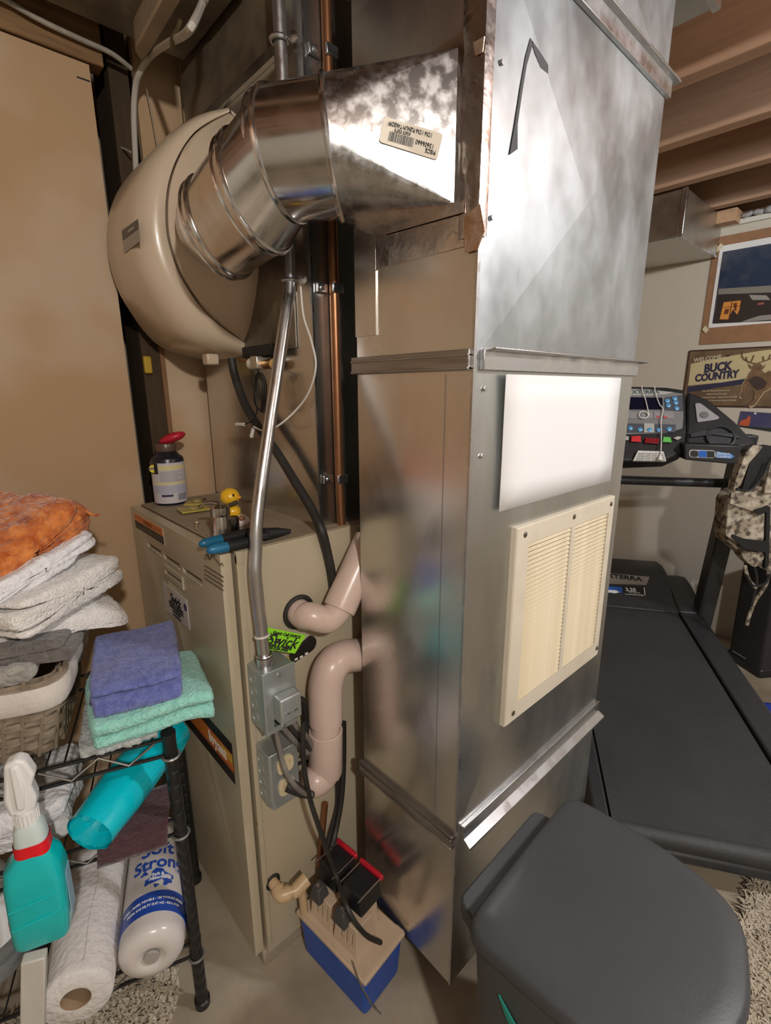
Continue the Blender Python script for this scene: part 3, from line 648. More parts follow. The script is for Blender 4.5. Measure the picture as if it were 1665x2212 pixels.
# ------------------------------------------------------------------ condensate pump
LA = V((-.11, .994, 0)).normalized(); SA = V((.957, -.29, 0)); SA = (SA - LA * SA.dot(LA)).normalized()
B0 = V((.380, .468, 0))
pm = thing('condensate_pump', 'condensate pump with a blue tank and beige motor covers on the floor', 'pump', B0 + LA * .085 + SA * .05)
def pb(g, l0, l1, s0, s1, z0, z1, tl=0, ts=0):
    r0 = [B0 + LA * l + SA * s + V((0, 0, z0)) for l, s in ((l0, s0), (l1, s0), (l1, s1), (l0, s1))]
    r1 = [B0 + LA * l + SA * s + V((0, 0, z1)) for l, s in ((l0 + tl, s0 + ts), (l1 - tl, s0 + ts), (l1 - tl, s1 - ts), (l0 + tl, s1 - ts))]
    return g.loft([r0, r1])
PBL = mat('blue_tank_plastic', (.012, .10, .52), .35, c2=(.01, .07, .42), scale=10); PBG = mat('beige_pump_plastic', (.62, .49, .36), .45, c2=(.56, .43, .31), scale=12)
pb(G(), .006, .166, .004, .096, 0, .092, -.006, -.004).build('tank', PBL, pm, bevel=.008, segs=3)
pb(G(), -.004, .176, -.004, .102, .090, .100).build('lid', PBG, pm, bevel=.003)
pb(G(), .0, .172, .0, .098, .099, .103).build('lid_top', PBG, pm, bevel=.001)
pb(G(), -.002, .02, .096, .1035, .094, .100).build('lid_ear', PBG, pm, bevel=.003)
for (l0, l1) in ((.030, .088), (.094, .150)):
    h = pb(G(), l0, l1, .010, .062, .102, .156, .004, .006).build('motor_cover', PBG, pm, bevel=.002, segs=2)
    pb(G(), l0 + .012, l1 - .002, .050, .084, .102, .172, .003, .005).build('motor_cover', PBG, pm, bevel=.004)
    sl3 = G()
    for k in range(3):
        l = l0 + .012 + k * .013; pb(sl3, l, l + .0025, .004, .0225, .116, .143)
    carve(h, sl3)
    cl_ = pb(G(), l0 + .022, l1 - .004, .004, .032, .150, .178, .006, .004).build('switch_clip', mat('grey_clip_plastic', (.06, .06, .062), .4), pm, bevel=.003)
    p = B0 + LA * (l0 + .036) + SA * .016 + V((0, 0, .178)); G().lathe([(.004, 0), (.004, .002), (0, .003)], p, (0, 0, 1), 10).build('screw', STEEL, cl_)
    pb(G(), l0 + .010, l1 + .004, .034, .088, .160, .200, .003, .003).build('switch_module', BLACK, pm, bevel=.003)
    rb = pb(G(), l0 + .008, l1 + .006, .084, .092, .196, .207).build('red_bar', mat('red_plastic', (.55, .012, .03), .4), pm, bevel=.003)
    for l in (l0 + .011, l1 + .002):
        q0 = B0 + LA * l + SA * .028 + V((0, 0, .202)); G().cyl(q0, q0 + SA * .060, .0014, n=8).build('steel_rod', STEEL, pm)
cord('pump_power_cord', 'black power cord dropping past the pipes to the condensate pump', [oY(655, 1560, .585), oY(655, 1640, .580), oY(668, 1720, .575), oY(690, 1790, .56), oZ(722, 1880, .226), oZ(752, 1965, .208), oZ(788, 2018, .150), oZ(822, 2036, .1085)], .0042, RUBBER)
cord('outlet_loop_cord', 'black cord looping behind the lower plastic pipe beside the outlet', [(.368, .615, .56), (.385, .625, .545), (.392, .630, .50), (.385, .622, .46), (.378, .616, .44)], .005, RUBBER)
cord('drain_tube', 'black rubber tube running down behind the lower plastic pipe', [oY(742, 1560, .645), oY(742, 1640, .645), oY(738, 1720, .640), oY(726, 1790, .632), oY(716, 1830, .62)], .0055, RUBBER, cat='hose')
cord('drain_tube', 'thin black tube hanging close to the duct behind the pump', [oY(728, 1690, .648), oY(728, 1740, .648), oY(714, 1800, .64), oY(706, 1840, .63)], .0038, RUBBER, cat='hose')
cord('pump_wire', 'thin twisted dark wire trailing over the front corner of the blue pump', [oZ(762, 2078, .112), oZ(772, 2110, .106), oZ(786, 2140, .098), oZ(800, 2165, .075), oZ(812, 2180, .05), oZ(822, 2190, .03)], .0013, GREYC, 6, 'wire')
# copper lines
COP = mat('aged_copper', (.42, .20, .10), .32, .85, c2=(.28, .13, .065), scale=18, rough2=.45)
cpp = thing('copper_gas_line', 'aged copper pipe strapped along the dark side of the plenum', 'pipe', (.505, .668, .77))
G().tube([(.509, .668, .775), (.506, .668, .90), (.505, .668, 1.695)], .0078, 14).build('pipe', COP, cpp)
for z in (.902, 1.205, 1.515):
    G().box(.4965, .5165, .6575, .662, z - .007, z + .007).build('strap', STEEL, cpp, bevel=.001)
    G().box(.478, .498, .6735, .6785, z - .007, z + .007).build('strap_tab', STEEL, cpp, bevel=.001)
    G().lathe([(.004, 0), (.004, .002), (0, .003)], (.487, .6735, z), (0, -1, 0), 10).build('strap_screw', STEEL, cpp)
cord('copper_drop_line', 'thin copper pipe standing against the lower furnace side behind the pump', [oY(702, 1735, .648), oY(696, 1800, .648), oY(690, 1868, .648)], .0062, COP, 10, 'pipe')
# humidifier valve, drain hose, wires
vl = thing('humidifier_water_valve', 'small brass and steel water valve under the humidifier', 'valve', (.455, .84, 1.07))
p = oX(560, 785, .448)
G().box(p.x - .012, p.x + .014, p.y - .012, p.y + .012, p.z - .010, p.z + .012).build('coil_frame', mat('zinc_bracket', (.6, .58, .52), .35, .9), vl, bevel=.002)
G().cyl(p + V((-.002, .026, 0)), p + V((-.002, .010, 0)), .010, n=14).build('coil', WIREW, vl)
G().cyl(p + V((.004, -.012, -.002)), p + V((.004, -.040, -.002)), .008, n=12).build('brass_outlet', mat('brass', (.35, .2, .07), .35, .9), vl)
G().box(p.x - .004, p.x + .020, p.y - .05, p.y + .055, p.z + .012, p.z + .030).build('bracket', BLACKM, vl, bevel=.002)
G().tube([p + V((0, .03, .002)), p + V((0, .075, .010))], .003, 8).build('water_line', COP, vl)
bk = oX(560, 785, .448)
wr = thing('valve_lead_coil', 'coiled black valve leads hanging below the water valve', 'wire', bk + V((0, 0, -.09)))
for k in range(3):
    cc = oX(558 + 3 * k, 848, .437 - .003 * k); pts = []
    for i in range(21):
        a = 2 * math.pi * i / 20; pts.append(cc + V((.002 * math.sin(3 * a), math.cos(a) * (.015 + .0015 * k), math.sin(a) * (.030 + .002 * k))))
    G().tube(pts, .0013, 6).build('loop', BLACKM, wr)
G().tube(smooth_path([p + V((-.002, .003, -.008)), oX(558, 808, .432), oX(558, 818, .432)], 4), .0014, 6).build('lead', BLACKM, wr)
G().tube(smooth_path([oX(556, 880, .432), oX(548, 905, .432), oX(528, 917, .432)], 4), .0013, 6).build('lead', BLACKM, wr)
G().tube(smooth_path([oX(556, 880, .432), oX(550, 910, .432), oX(546, 925, .432)], 4), .0013, 6).build('lead', BLACKM, wr)
for a, b in (((528, 917), (511, 917)), ((547, 926), (543, 943))):
    G().tube([oX(*a, .432), oX(*b, .432)], [.003, .0038], 10).build('wire_nut', WIREW, wr)
cord('thermostat_wire', 'thin white thermostat wire curving across the front of the plenum', [oX(648, 600, .462), oX(655, 680, .462), oX(672, 735, .462), oX(682, 790, .462), oX(668, 845, .462), oX(640, 885, .456), oX(600, 920, .436), oX(570, 930, .432), oX(548, 922, .431)], .0017, WIREW, 6, 'wire')
cord('humidifier_drain_hose', 'dark rubber drain hose sagging from the humidifier across the plenum', [oX(500, 775, .448), oX(508, 815, .448), oX(530, 875, .446), oX(560, 925, .446), oX(600, 980, .448), oX(640, 1045, .450), oX(672, 1098, .452), oX(694, 1145, .448), oY(706, 1190, .647), oY(716, 1240, .6485), oY(722, 1290, .6485)], .0078, RUBBER, 10, 'hose')
# ------------------------------------------------------------------ small things on the furnace top
T = FZ
sc = thing('spray_can', 'small lubricant spray can with a tilted red cap on the furnace', 'spray can', (.352, 1.052, T))
cx, cy_ = .352, 1.052
G().lathe([(.030, 0), (.032, .003), (.032, .094), (.030, .098), (.026, .101), (.020, .108), (.017, .116), (.0, .116)], (cx, cy_, T), n=32).build('can', mat('dark_tin', (.02, .02, .03), .3, .3), sc)
G().lathe([(.0323, .005), (.0326, .005), (.0326, .088), (.0323, .088)], (cx, cy_, T), n=32).build('label', mat('can_label', (.55, .53, .55), .45), sc)
G().lathe([(.020, 0), (.021, .012), (.019, .016), (0, .016)], (cx, cy_, T + .110), n=20).build('collar', mat('smoke_plastic', (.10, .06, .04), .3), sc)
cap = G().ball((0, 0, 0), .028, .020, .010, 24, 10); M_ = Matrix.Translation((cx + .012, cy_ - .010, T + .136)) @ Matrix.Rotation(math.radians(-20), 4, (C_FWD)) @ Matrix.Rotation(-.75, 4, 'Z')
cap.v = [M_ @ p for p in cap.v]; cap.build('cap', mat('red_cap', (.50, .015, .04), .35), sc)
cdir = (V((0, 0, 0)) - V((cx, cy_, 0))).normalized(); cside = V((-cdir.y, cdir.x, 0))
def canpt(a, z, r=.0330): return V((cx, cy_, T + z)) + (cdir * math.cos(a) + cside * math.sin(a)) * r
def canpatch(name, a0, a1, z0, z1, m, r=.0330):
    n = 8; return G().loft([[canpt(a0 + (a1 - a0) * i / n, z0, r) for i in range(n + 1)], [canpt(a0 + (a1 - a0) * i / n, z1, r) for i in range(n + 1)]], False, False, False).build(name, m, sc)
canpatch('label_patch', -1.25, -.62, .066, .088, INK); canpatch('label_patch', -.6, 1.2, .074, .083, mat('pale_yellow', (.66, .58, .30), .5))
canpatch('label_patch', -1.1, 1.2, .044, .049, MATS['pale_yellow']); canpatch('label_patch', -1.2, 1.2, .026, .042, mat('pale_blue_grey', (.42, .42, .52), .5))
canpatch('label_patch', -.55, .15, .019, .0235, mat('navy_ink', (.03, .03, .09), .5))
for k in range(7): canpatch('print_line', -.55, .95 - .2 * (k % 3), .0505 + k * .0032, .0515 + k * .0032, mat('grey_print', (.25, .24, .26), .6), .0331)
for k in range(7): canpatch('bar', .45 + k * .09, .49 + k * .09, .010, .024, mat('navy_ink', (.03, .03, .09), .5), .0331)
gl = G(); c = canpt(-.93, .077, .0333)
G().cyl(c, c + cdir * .0006, .0085, n=16).build('shield_mark', mat('shield_yellow', (.75, .55, .02), .4), sc)
text('lettering', 'WD-40', .0055, c + cdir * .0009, cside.cross(V((0, 0, 1))).cross(cdir) if False else (-cside if (-cside).dot(C_RIGHT) > 0 else cside), (0, 0, 1), mat('blue_ink', (.02, .04, .3), .5), sc, bold=.0003)
YEL = mat('yellow_card', (.50, .40, .07), .35, c2=(.40, .32, .08), scale=40)
for (px, py, w, h, a, lab) in ((418, 1104, .027, .022, .5, 'flat yellow blister card nearer the spray can on the furnace'), (426, 1088, .024, .018, .1, 'flat yellow blister card lying behind another yellow card')):
    p = oZ(px, py, T); ax = V((math.cos(a - .6), math.sin(a - .6), 0)); ay = V((-ax.y, ax.x, 0))
    if py > 1100: t = thing('blister_card', 'yellow blister card with a small fitting inside on the furnace top', 'packaging', p)
    else: t = thing('blister_card', 'yellow blister card half hidden behind the other yellow card', 'packaging', p)
    G().obox(p + V((0, 0, .0022 + (.002 if py > 1100 else 0))), ax, ay, (0, 0, 1), w, h, .0015).build('card', YEL, t)
    G().ball(p + V((0, 0, .006)), .011, .009, .005, 12, 8).build('blister', mat('dusty_blister', (.30, .24, .10), .25, coat=.4), t)
    G().tube([p + ax * .012 + V((0, 0, .006)), p + ax * .018 + V((0, 0, .008))], .004, 8).build('fitting', mat('dark_fitting', (.08, .06, .04), .4, .6), t)
dk_ = thing('duck_figurine', 'yellow plastic chick figurine sitting in a white eggshell', 'figurine', oZ(512, 1138, T))
dp = oZ(514, 1136, T)
YD = mat('duck_yellow', (.80, .46, .02), .3, coat=.2); EG = mat('egg_pink_white', (.60, .50, .47), .35)
up = V((0, 0, 1)); rt = V((C_RIGHT.x, C_RIGHT.y, 0)).normalized()
eb = G().ball(dp + up * .009, .021, .019, .012, 20, 12); eb.build('eggshell_base', EG, dk_)
G().ball(dp + up * .026 - rt * .008, .0145, .0145, .013, 20, 12).build('body', YD, dk_)
hd = dp + up * .052 - rt * .010
G().ball(hd, .0165, .0165, .0155, 22, 14).build('head', YD, dk_)
G().ball(hd + rt * .0155 - C_FWD * .004 + up * -.001, .005, .005, .0035, 10, 8).build('beak', mat('beak_orange', (.75, .33, .03), .35), dk_)
G().ball(hd + rt * .0095 - C_FWD * .0115 + up * .002, .0022, .0022, .003, 8, 6).build('eye', INK, dk_)
G().tube(smooth_path([dp + up * .035 - rt * .022 - C_FWD * .010, dp + up * .036 - rt * .010 - C_FWD * .016, dp + up * .043 + rt * .006 - C_FWD * .012], 5), .0035, 8).build('scarf', mat('dark_scarf', (.05, .04, .02), .7), dk_)
for d_ in (-.006, .0): G().ball(dp + up * .014 - rt * (.006 + d_) - C_FWD * .018, .005, .004, .0025, 8, 6).build('foot', MATS['beak_orange'], dk_)
G().ball(dp + up * .014 + rt * .011 - C_FWD * .012, .006, .005, .005, 10, 8).build('painted_patch', mat('brown_patch', (.25, .11, .05), .5), dk_)
sl = thing('chrome_faucet_piece', 'chrome plated tapered faucet piece standing behind the pliers', 'faucet part', oZ(480, 1158, T))
sp_ = oZ(480, 1160, T); CH = mat('dull_chrome', (.55, .50, .46), .16, 1.0, c2=(.38, .33, .29), scale=18, rough2=.35)
G().lathe([(.017, 0), (.0165, .006), (.0135, .034), (.0125, .038)], sp_, n=20).build('body', CH, sl)
G().lathe([(.0150, .036), (.0155, .040), (.0150, .050), (.010, .055), (0, .055)], sp_, n=20).build('collar', CH, sl)
G().tube([sp_ + up * .055 - rt * .002, sp_ + up * .058 - rt * .010, sp_ + up * .057 - rt * .026], [.005, .004, .003], 10).build('lever', CH, sl)
G().lathe([(.009, 0), (.009, .03), (.008, .034)], sp_ + rt * .017 + C_FWD * .01, n=14).build('stem', mat('dark_chrome', (.12, .10, .09), .2, 1.0), sl)
plr = thing('pliers', 'long black pliers with blue handle tips lying on the furnace corner', 'pliers', oZ(540, 1170, T))
BLUE = mat('blue_grip', (.012, .13, .25), .35)
def Tz(px, py, z=T + .009): return oZ(px, py, z)
for k, (a, b, c) in enumerate((((430, 1176), (478, 1165), (545, 1148)), ((446, 1190), (492, 1181), (552, 1168)))):
    A, B, C_ = Tz(*a), Tz(*b), Tz(*c)
    G().tube(smooth_path([A, A.lerp(B, .3), A.lerp(B, .7), B], 4), [.0025, .0042, .0058, .0066, .007, .0072, .0074, .0076, .0078, .0078, .0078, .0078, .0078], 12).build('grip_tip', BLUE, plr)
    G().tube([B, C_], [.0080, .0075], 12).build('grip', BLACKM, plr)
A, B = Tz(540, 1158), Tz(575, 1154)
G().obox((A + B) / 2, B - A, up, (B - A).cross(up), (B - A).length / 2 + .004, .006, .014).build('joint', BLACKM, plr, bevel=.004)
G().tube([Tz(570, 1155), Tz(600, 1150), Tz(628, 1147)], [.011, .008, .003], 10).build('jaw', BLACKM, plr)
p = oZ(424, 1148, T); tag(G().tube([p + V((0, 0, .003)), p + V((.004, .006, .012))], [.0016, .0016], 8).add([], []).lathe([(.005, 0), (.005, .002), (0, .003)], p + V((.004, .006, .012)), (.3, .4, 1), 10).build('small_screw', mat('tan_screw', (.40, .32, .2), .4, .5)), 'tiny tan screw lying on the furnace edge beside the chrome piece', 'screw')

# ------------------------------------------------------------------ cables and fittings in the upper left corner
WC = mat('old_white_cable', (.40, .36, .30), .6, c2=(.30, .27, .22), scale=60)
cord('ceiling_cable', 'old pale cable sweeping along the top of the tan wall', [oY(-40, -25, 1.085), oY(20, 5, 1.085), oY(90, 45, 1.085), oY(170, 83, 1.087), oY(240, 115, 1.09), oY(283, 148, 1.105)], .0042, WC, 8, 'cable')
cord('hanging_cable', 'grey white cable looping down past the humidifier from the trunk duct', [oZ(446, -30, 1.60) + V((.004, 0, .10)), oZ(446, -30, 1.60), oZ(436, 10, 1.585), oX(415, 55, .335), oX(395, 77, .345), oX(362, 94, .365), oY(325, 122, 1.02), oY(300, 160, 1.06), oY(291, 200, 1.085), oY(289, 260, 1.10), oY(292, 330, 1.10), oY(294, 385, 1.10)], .0052, mat('grey_white_cable', (.46, .43, .38), .5), 8, 'cable')
cord('string_wire', 'thin loose wire dangling above the humidifier', [oY(315, 185, 1.10), oY(330, 260, 1.10), oY(338, 310, 1.10)], .001, WC, 5, 'wire')
hk = oX(378, 82, .352); tag(G().tube(smooth_path([hk + V((0, .012, -.008)), hk + V((-.004, 0, -.002)), hk + V((0, -.014, .006)), hk + V((.002, -.018, .014))], 4), .003, 6).build('cable_staple', mat('rusty_staple', (.10, .07, .03), .6, .4)), 'rusty staple holding the grey white cable to the sloping duct', 'staple')
tag(G().tube([oY(166, 166, 1.1035), oY(194, 176, 1.1035)], .0012, 6).build('loose_nail', INK), 'dark nail lying at the top edge of the tan wall', 'nail')
tag(G().tube([(.358, 1.13, 1.50), (.364, 1.10, 1.485)], .002, 6).build('bent_nail', WC), 'pale bent nail sticking out of the dark stud', 'nail')
tag(G().box(.350, .366, 1.118, 1.128, 1.085, 1.12).build('yellow_clip', mat('yellow_clip_plastic', (.45, .30, .02), .5), bevel=.003), 'small yellow clip on the dark stud below the humidifier', 'clip')

# ------------------------------------------------------------------ wire rack
RO = V((.187, .685, 0)); RA = math.radians(-19.3)
rk = thing('wire_shelf_rack', 'black wire shelving rack holding laundry and paper towels beside the furnace', 'shelf rack', RO, RA)
RXA = V((math.cos(RA), math.sin(RA), 0)); RYA = V((-math.sin(RA), math.cos(RA), 0))
def rw(x, y, z): return RO + RXA * x + RYA * y + V((0, 0, z))
BWIRE = mat('black_wire_coating', (.012, .012, .012), .35)
prof = [(.013, 0), (.013, .012), (.0098, .014)]
z = .03
while z < .535: prof += [(.0098, z), (.0088, z + .0015), (.0098, z + .003)]; z += .0255
prof += [(.0098, .549), (.0105, .550), (.0105, .556), (0, .558)]
RW, RD = .60, .245
for (x, y) in ((0, 0), (-RW, 0), (0, RD), (-RW, RD)):
    G().lathe(prof, (x, y, 0), n=16).build('post', BWIRE, rk, local=True)
SHZ = (.545, .400, .143)
wire0 = None; zig0 = None
for zs in SHZ:
    sh = G()
    for dz_ in (0, -.028):
        for (a, b) in (((0, 0), (-RW, 0)), ((0, RD), (-RW, RD)), ((0, 0), (0, RD)), ((-RW, 0), (-RW, RD))):
            sh.cyl((a[0], a[1], zs + dz_), (b[0], b[1], zs + dz_), .0028, n=8)
    so_ = sh.build('shelf', BWIRE, rk, local=True)
    for (x, y) in ((0, 0), (-RW, 0)):
        G().torus((x, y, zs - .03), (0, 0, 1), .0118, .0022, 18, 6).build('collar_clip', mat('collar_grey', (.35, .34, .32), .35, .7), so_, local=True)
    for i in range(1, 27):
        x = -RW * i / 27
        if wire0 is None: wire0 = G().cyl((0, -.004, 0), (0, RD + .004, 0), .0014, n=6).build('wire', BWIRE, so_, local=True); w_ = wire0
        else: w_ = wire0.copy(); COL.objects.link(w_); w_.parent = so_
        w_.location = (x, 0, zs + .003)
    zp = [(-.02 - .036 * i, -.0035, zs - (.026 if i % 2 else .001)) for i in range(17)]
    G().tube(zp, .0016, 6).build('zigzag_wire', mat('wire_highlight', (.30, .28, .25), .35, .7), so_, local=True)  # silver highlights of the black wire put into a lighter colour

# woven basket on the top shelf
bk_ = thing('wicker_basket', 'grey brown woven basket with white liner full of towels on the rack', 'basket', rw(-.28, .125, .549), RA)
BX0, BX1, BY0, BY1, BZ0, BZ1 = -.44, -.128, .012, .235, .550, .678
WK = mat('wicker', (.30, .24, .17), .6, c2=(.20, .155, .11), scale=40, stretch=(1, 1, 6), bump=.3, bscale=120)
WK2 = mat('wicker_stake', (.24, .19, .135), .7)
def bper(t, out, flare):
    a = BX0 - flare; b = BX1 + flare; c = BY0 - flare; d = BY1 + flare
    P_ = [(a, c), (b, c), (b, d), (a, d)]; r = .03
    pts = round_poly([(x, y, 0) for x, y in P_], r, 6); L = [0]
    pts = pts + [pts[0]]
    for i in range(1, len(pts)): L.append(L[-1] + (pts[i] - pts[i - 1]).length)
    s = (t % 1.0) * L[-1]; i = max(j for j in range(len(L)) if L[j] <= s); i = min(i, len(pts) - 2)
    p = pts[i].lerp(pts[i + 1], (s - L[i]) / max(1e-9, L[i + 1] - L[i])); dr_ = (pts[i + 1] - pts[i]).normalized(); nn = V((dr_.y, -dr_.x, 0)); return p + nn * out
NS = 44
inner = G()
inner.loft([[rw(*bper(i / 60, -.004, -.016).xy, BZ0) for i in range(60)], [rw(*bper(i / 60, -.004, .004).xy, BZ1) for i in range(60)]], True, False).build('inner_wall', WK2, bk_)
for k in range(10):
    z0 = BZ0 + .004 + k * .0122; fl_ = -.016 + .020 * (k / 9.0)
    r0, r1, r2, r3 = [], [], [], []
    M2 = NS * 4
    for i in range(M2 + 1):
        t = i / M2; o_ = .0035 * math.cos(math.pi * (i / 4.0) + math.pi * k)
        p = bper(t, o_ + .002, fl_); q = bper(t, o_ - .0005, fl_)
        r0.append(rw(p.x, p.y, z0)); r1.append(rw(p.x, p.y, z0 + .0105)); r2.append(rw(q.x, q.y, z0 + .0105)); r3.append(rw(q.x, q.y, z0))
    G().loft([r0, r1, r2, r3, r0], False, False, False).build('weave_strip', WK, bk_)
for i in range(NS):
    t = (i + .5) / NS; p = bper(t, .0005, -.016); q = bper(t, .0005, .004)
    G().tube([rw(p.x, p.y, BZ0), rw(q.x, q.y, BZ1)], .003, 6).build('stake', WK2, bk_)
LIN = mat('white_cotton', (.66, .61, .56), .85, c2=(.60, .55, .50), scale=6, bump=.3, bscale=120)
lr = []
for (zz, fl_, o_) in ((.632, .003, .004), (.638, .004, .006), (.655, .005, .0065), (.667, .004, .005), (.664, -.002, -.006), (.64, -.010, -.010)):
    lr.append([rw(*(bper(i / 120, o_ + .004 * noise.noise(V((i * .30, zz * 40, 0))), fl_)).xy, zz + .004 * noise.noise(V((i * .2, 5, 0)))) for i in range(120)])
G().loft(lr, False, False).build('cloth_liner', LIN, bk_, smooth=60)

# ------------------------------------------------------------------ towels
PILE = bpy.data.textures.new('pile', 'CLOUDS'); PILE.noise_scale = .005; PILE.noise_depth = 1
def towel(name, label, c, ang, L, W, n, t, m, cat='towel', droop=None, amp=.003, nsc=14, seed=0.0, gap=.80, ny=14, group=None, tilt=0.0, skew=0.0, stag=0.0, pile=.0035):
    ctr = []
    for k in range(n):
        zc_ = (k + .5) * t; xs = [-L / 2 + stag * math.sin(k * 2.3) + L * i / 10 for i in range(11)]
        if k % 2: xs = xs[::-1]
        ctr += [(x, zc_) for x in xs]
        if k < n - 1:
            x = xs[-1]; sgn = 1 if k % 2 == 0 else -1
            for q in range(1, 6):
                a = -math.pi / 2 + math.pi * q / 6; ctr.append((x + sgn * math.cos(a) * t * .5, zc_ + t * .5 + math.sin(a) * t * .5))
    h = t * gap / 2; left, right = [], []
    for i, (x, z_) in enumerate(ctr):
        x0, z0 = ctr[max(i - 1, 0)]; x1, z1 = ctr[min(i + 1, len(ctr) - 1)]
        dx, dz_ = x1 - x0, z1 - z0; l = math.hypot(dx, dz_) or 1; nx, nz = -dz_ / l, dx / l
        left.append((x + nx * h, z_ + nz * h)); right.append((x - nx * h, z_ - nz * h))
    loop = left + right[::-1]
    ca, sa = math.cos(ang), math.sin(ang); X = V((ca, sa, 0)); Y = V((-sa, ca, 0)); c = V(c)
    rings = []
    for j in range(ny + 1):
        v = -1 + 2 * j / ny; y = W / 2 * v; edge = 1 - .04 * abs(v) ** 6
        ring = []
        for (x, z_) in loop:
            dz_ = droop(x, y) if droop else 0
            p = c + X * (x * edge + skew * z_ / t) + Y * y + V((0, 0, z_ + dz_ + tilt * x))
            ring.append(p)
        rings.append(ring)
    g = G().loft(rings)
    for i, p in enumerate(g.v):
        d = V((noise.noise(p * nsc + V((seed, 0, 0))), noise.noise(p * nsc + V((0, seed, 7))), noise.noise(p * nsc + V((3, 0, seed)))))
        e = V((noise.noise(p * nsc * 5 + V((seed, 0, 0))), noise.noise(p * nsc * 5 + V((0, seed, 7))), noise.noise(p * nsc * 5 + V((3, 0, seed)))))
        g.v[i] = p + d * amp + e * amp * .35
    o = g.build(name, m, smooth=0, sub=2); o.data.shade_smooth()
    dm = o.modifiers.new('pile', 'DISPLACE'); dm.texture = PILE; dm.strength = pile; dm.mid_level = .5; dm.texture_coords = 'LOCAL'
    return tag(o, label, cat, group)
def terry(n, c1, c2, bs=260, b=.9, sc_=90): return mat(n, c1, .95, c2=c2, scale=sc_, detail=3, bump=b, bscale=bs, sheen=.35, spec=.1)
T_OR = terry('orange_terry', (.70, .24, .06), (.36, .07, .012), 160, 1.0, 45)
T_WH = terry('white_terry', (.78, .75, .72), (.68, .65, .62)); T_WR = mat('white_ribbed', (.80, .79, .80), .9, c2=(.66, .65, .66), scale=70, stretch=(1, 1, 1), bump=.8, bscale=140)
T_DG = terry('dark_grey_terry', (.17, .155, .14), (.11, .10, .09)); T_LG = terry('light_grey_terry', (.36, .345, .31), (.24, .23, .21), 200, 1.0, 60)
T_BL = terry('blue_terry', (.17, .20, .48), (.10, .125, .36)); T_TE = terry('teal_terry', (.34, .70, .60), (.25, .58, .50)); T_NV = terry('navy_terry', (.05, .05, .17), (.03, .03, .12))
T_RD = terry('red_terry', (.5, .04, .05), (.4, .03, .04)); T_PW = terry('pale_terry', (.52, .55, .55), (.40, .43, .43), 200, 1.0, 70)
def dr_edge(x0, k): return lambda x, y: -k * max(0, x - x0) ** 2
D = math.radians
towel('folded_towel', 'light grey terry towel lying lowest in the wicker basket', rw(-.255, .080, .676), RA, .215, .160, 1, .027, T_LG, pile=.007, amp=.006, nsc=30, seed=1, gap=.95)
towel('folded_towel', 'dark grey towel folded between the light grey and white towels', rw(-.225, .100, .699), RA + .02, .225, .170, 3, .0098, T_DG, amp=.004, seed=2, droop=lambda x, y: -.8 * max(0, x - .05) ** 1.5)
towel('folded_towel', 'plain white towel with a drooping corner under the thick white towel', rw(-.165, .125, .724), RA + D(35), .185, .15, 2, .012, T_WH, amp=.005, seed=5, droop=lambda x, y: -1.5 * max(0, x - .05) ** 1.4 - 1.2 * max(0, -y - .02) ** 1.4)
towel('folded_towel', 'thick white towel folded in layers under the ruffled white cloth', rw(-.163, .100, .748), RA + D(58), .185, .17, 4, .0128, T_WH, amp=.004, seed=3, stag=.004, gap=.72, droop=lambda x, y: .02 * x)
towel('folded_towel', 'ruffled white ribbed cloth lying under the orange towel', rw(-.190, .098, .800), RA + D(54), .185, .16, 3, .0100, T_WR, amp=.010, nsc=32, seed=9, droop=lambda x, y: .16 * x)
towel('folded_towel', 'fluffy burnt orange towel lying on top of the basket of towels', rw(-.214, .128, .826), RA + D(52), .185, .20, 3, .0165, T_OR, pile=.008, amp=.0075, nsc=40, seed=4, stag=.008, droop=lambda x, y: .30 * x + .03 * y - 1.2 * max(0, -y - .075) ** 1.2)
cord('loose_thread', 'loose frayed orange thread hanging from the orange towel corner', [rw(-.080, .125, .876), rw(-.072, .125, .868), rw(-.064, .12, .870)], .0022, T_OR, 6, 'thread')
# stack beside the basket; local x points to the viewer so that the folds face out
SA_ = RA - math.pi / 2
towel('folded_towel', 'pale fluffy towel at the bottom of the stack on the rack', rw(-.066, .064, .5515), SA_ + .05, .150, .106, 1, .016, T_PW, pile=.007, amp=.006, nsc=60, seed=11, gap=.96)
towel('folded_towel', 'teal terry towel folded in layers beneath the blue towel', rw(-.024, .068, .566), SA_ + .14, .150, .170, 4, .0115, T_TE, gap=.72, amp=.0045, nsc=18, seed=12, droop=lambda x, y: -1.0 * max(0, y - .04) ** 1.6)
towel('folded_towel', 'dark navy washcloth tucked between the teal and blue towels', rw(-.056, .082, .611), SA_ - .03, .125, .080, 2, .006, T_NV, amp=.003, seed=13)
towel('folded_towel', 'red cloth corner showing below the blue towel', rw(.006, .070, .612), SA_, .10, .034, 1, .009, T_RD, amp=.003, seed=17, gap=.96)
towel('folded_towel', 'blue terry hand towel folded on top of the teal towel', rw(-.036, .074, .620), SA_ + .05, .148, .122, 3, .0125, T_BL, amp=.0045, nsc=16, seed=14, gap=.72, droop=lambda x, y: -.10 * x - 1.0 * max(0, x - .03) ** 1.7)

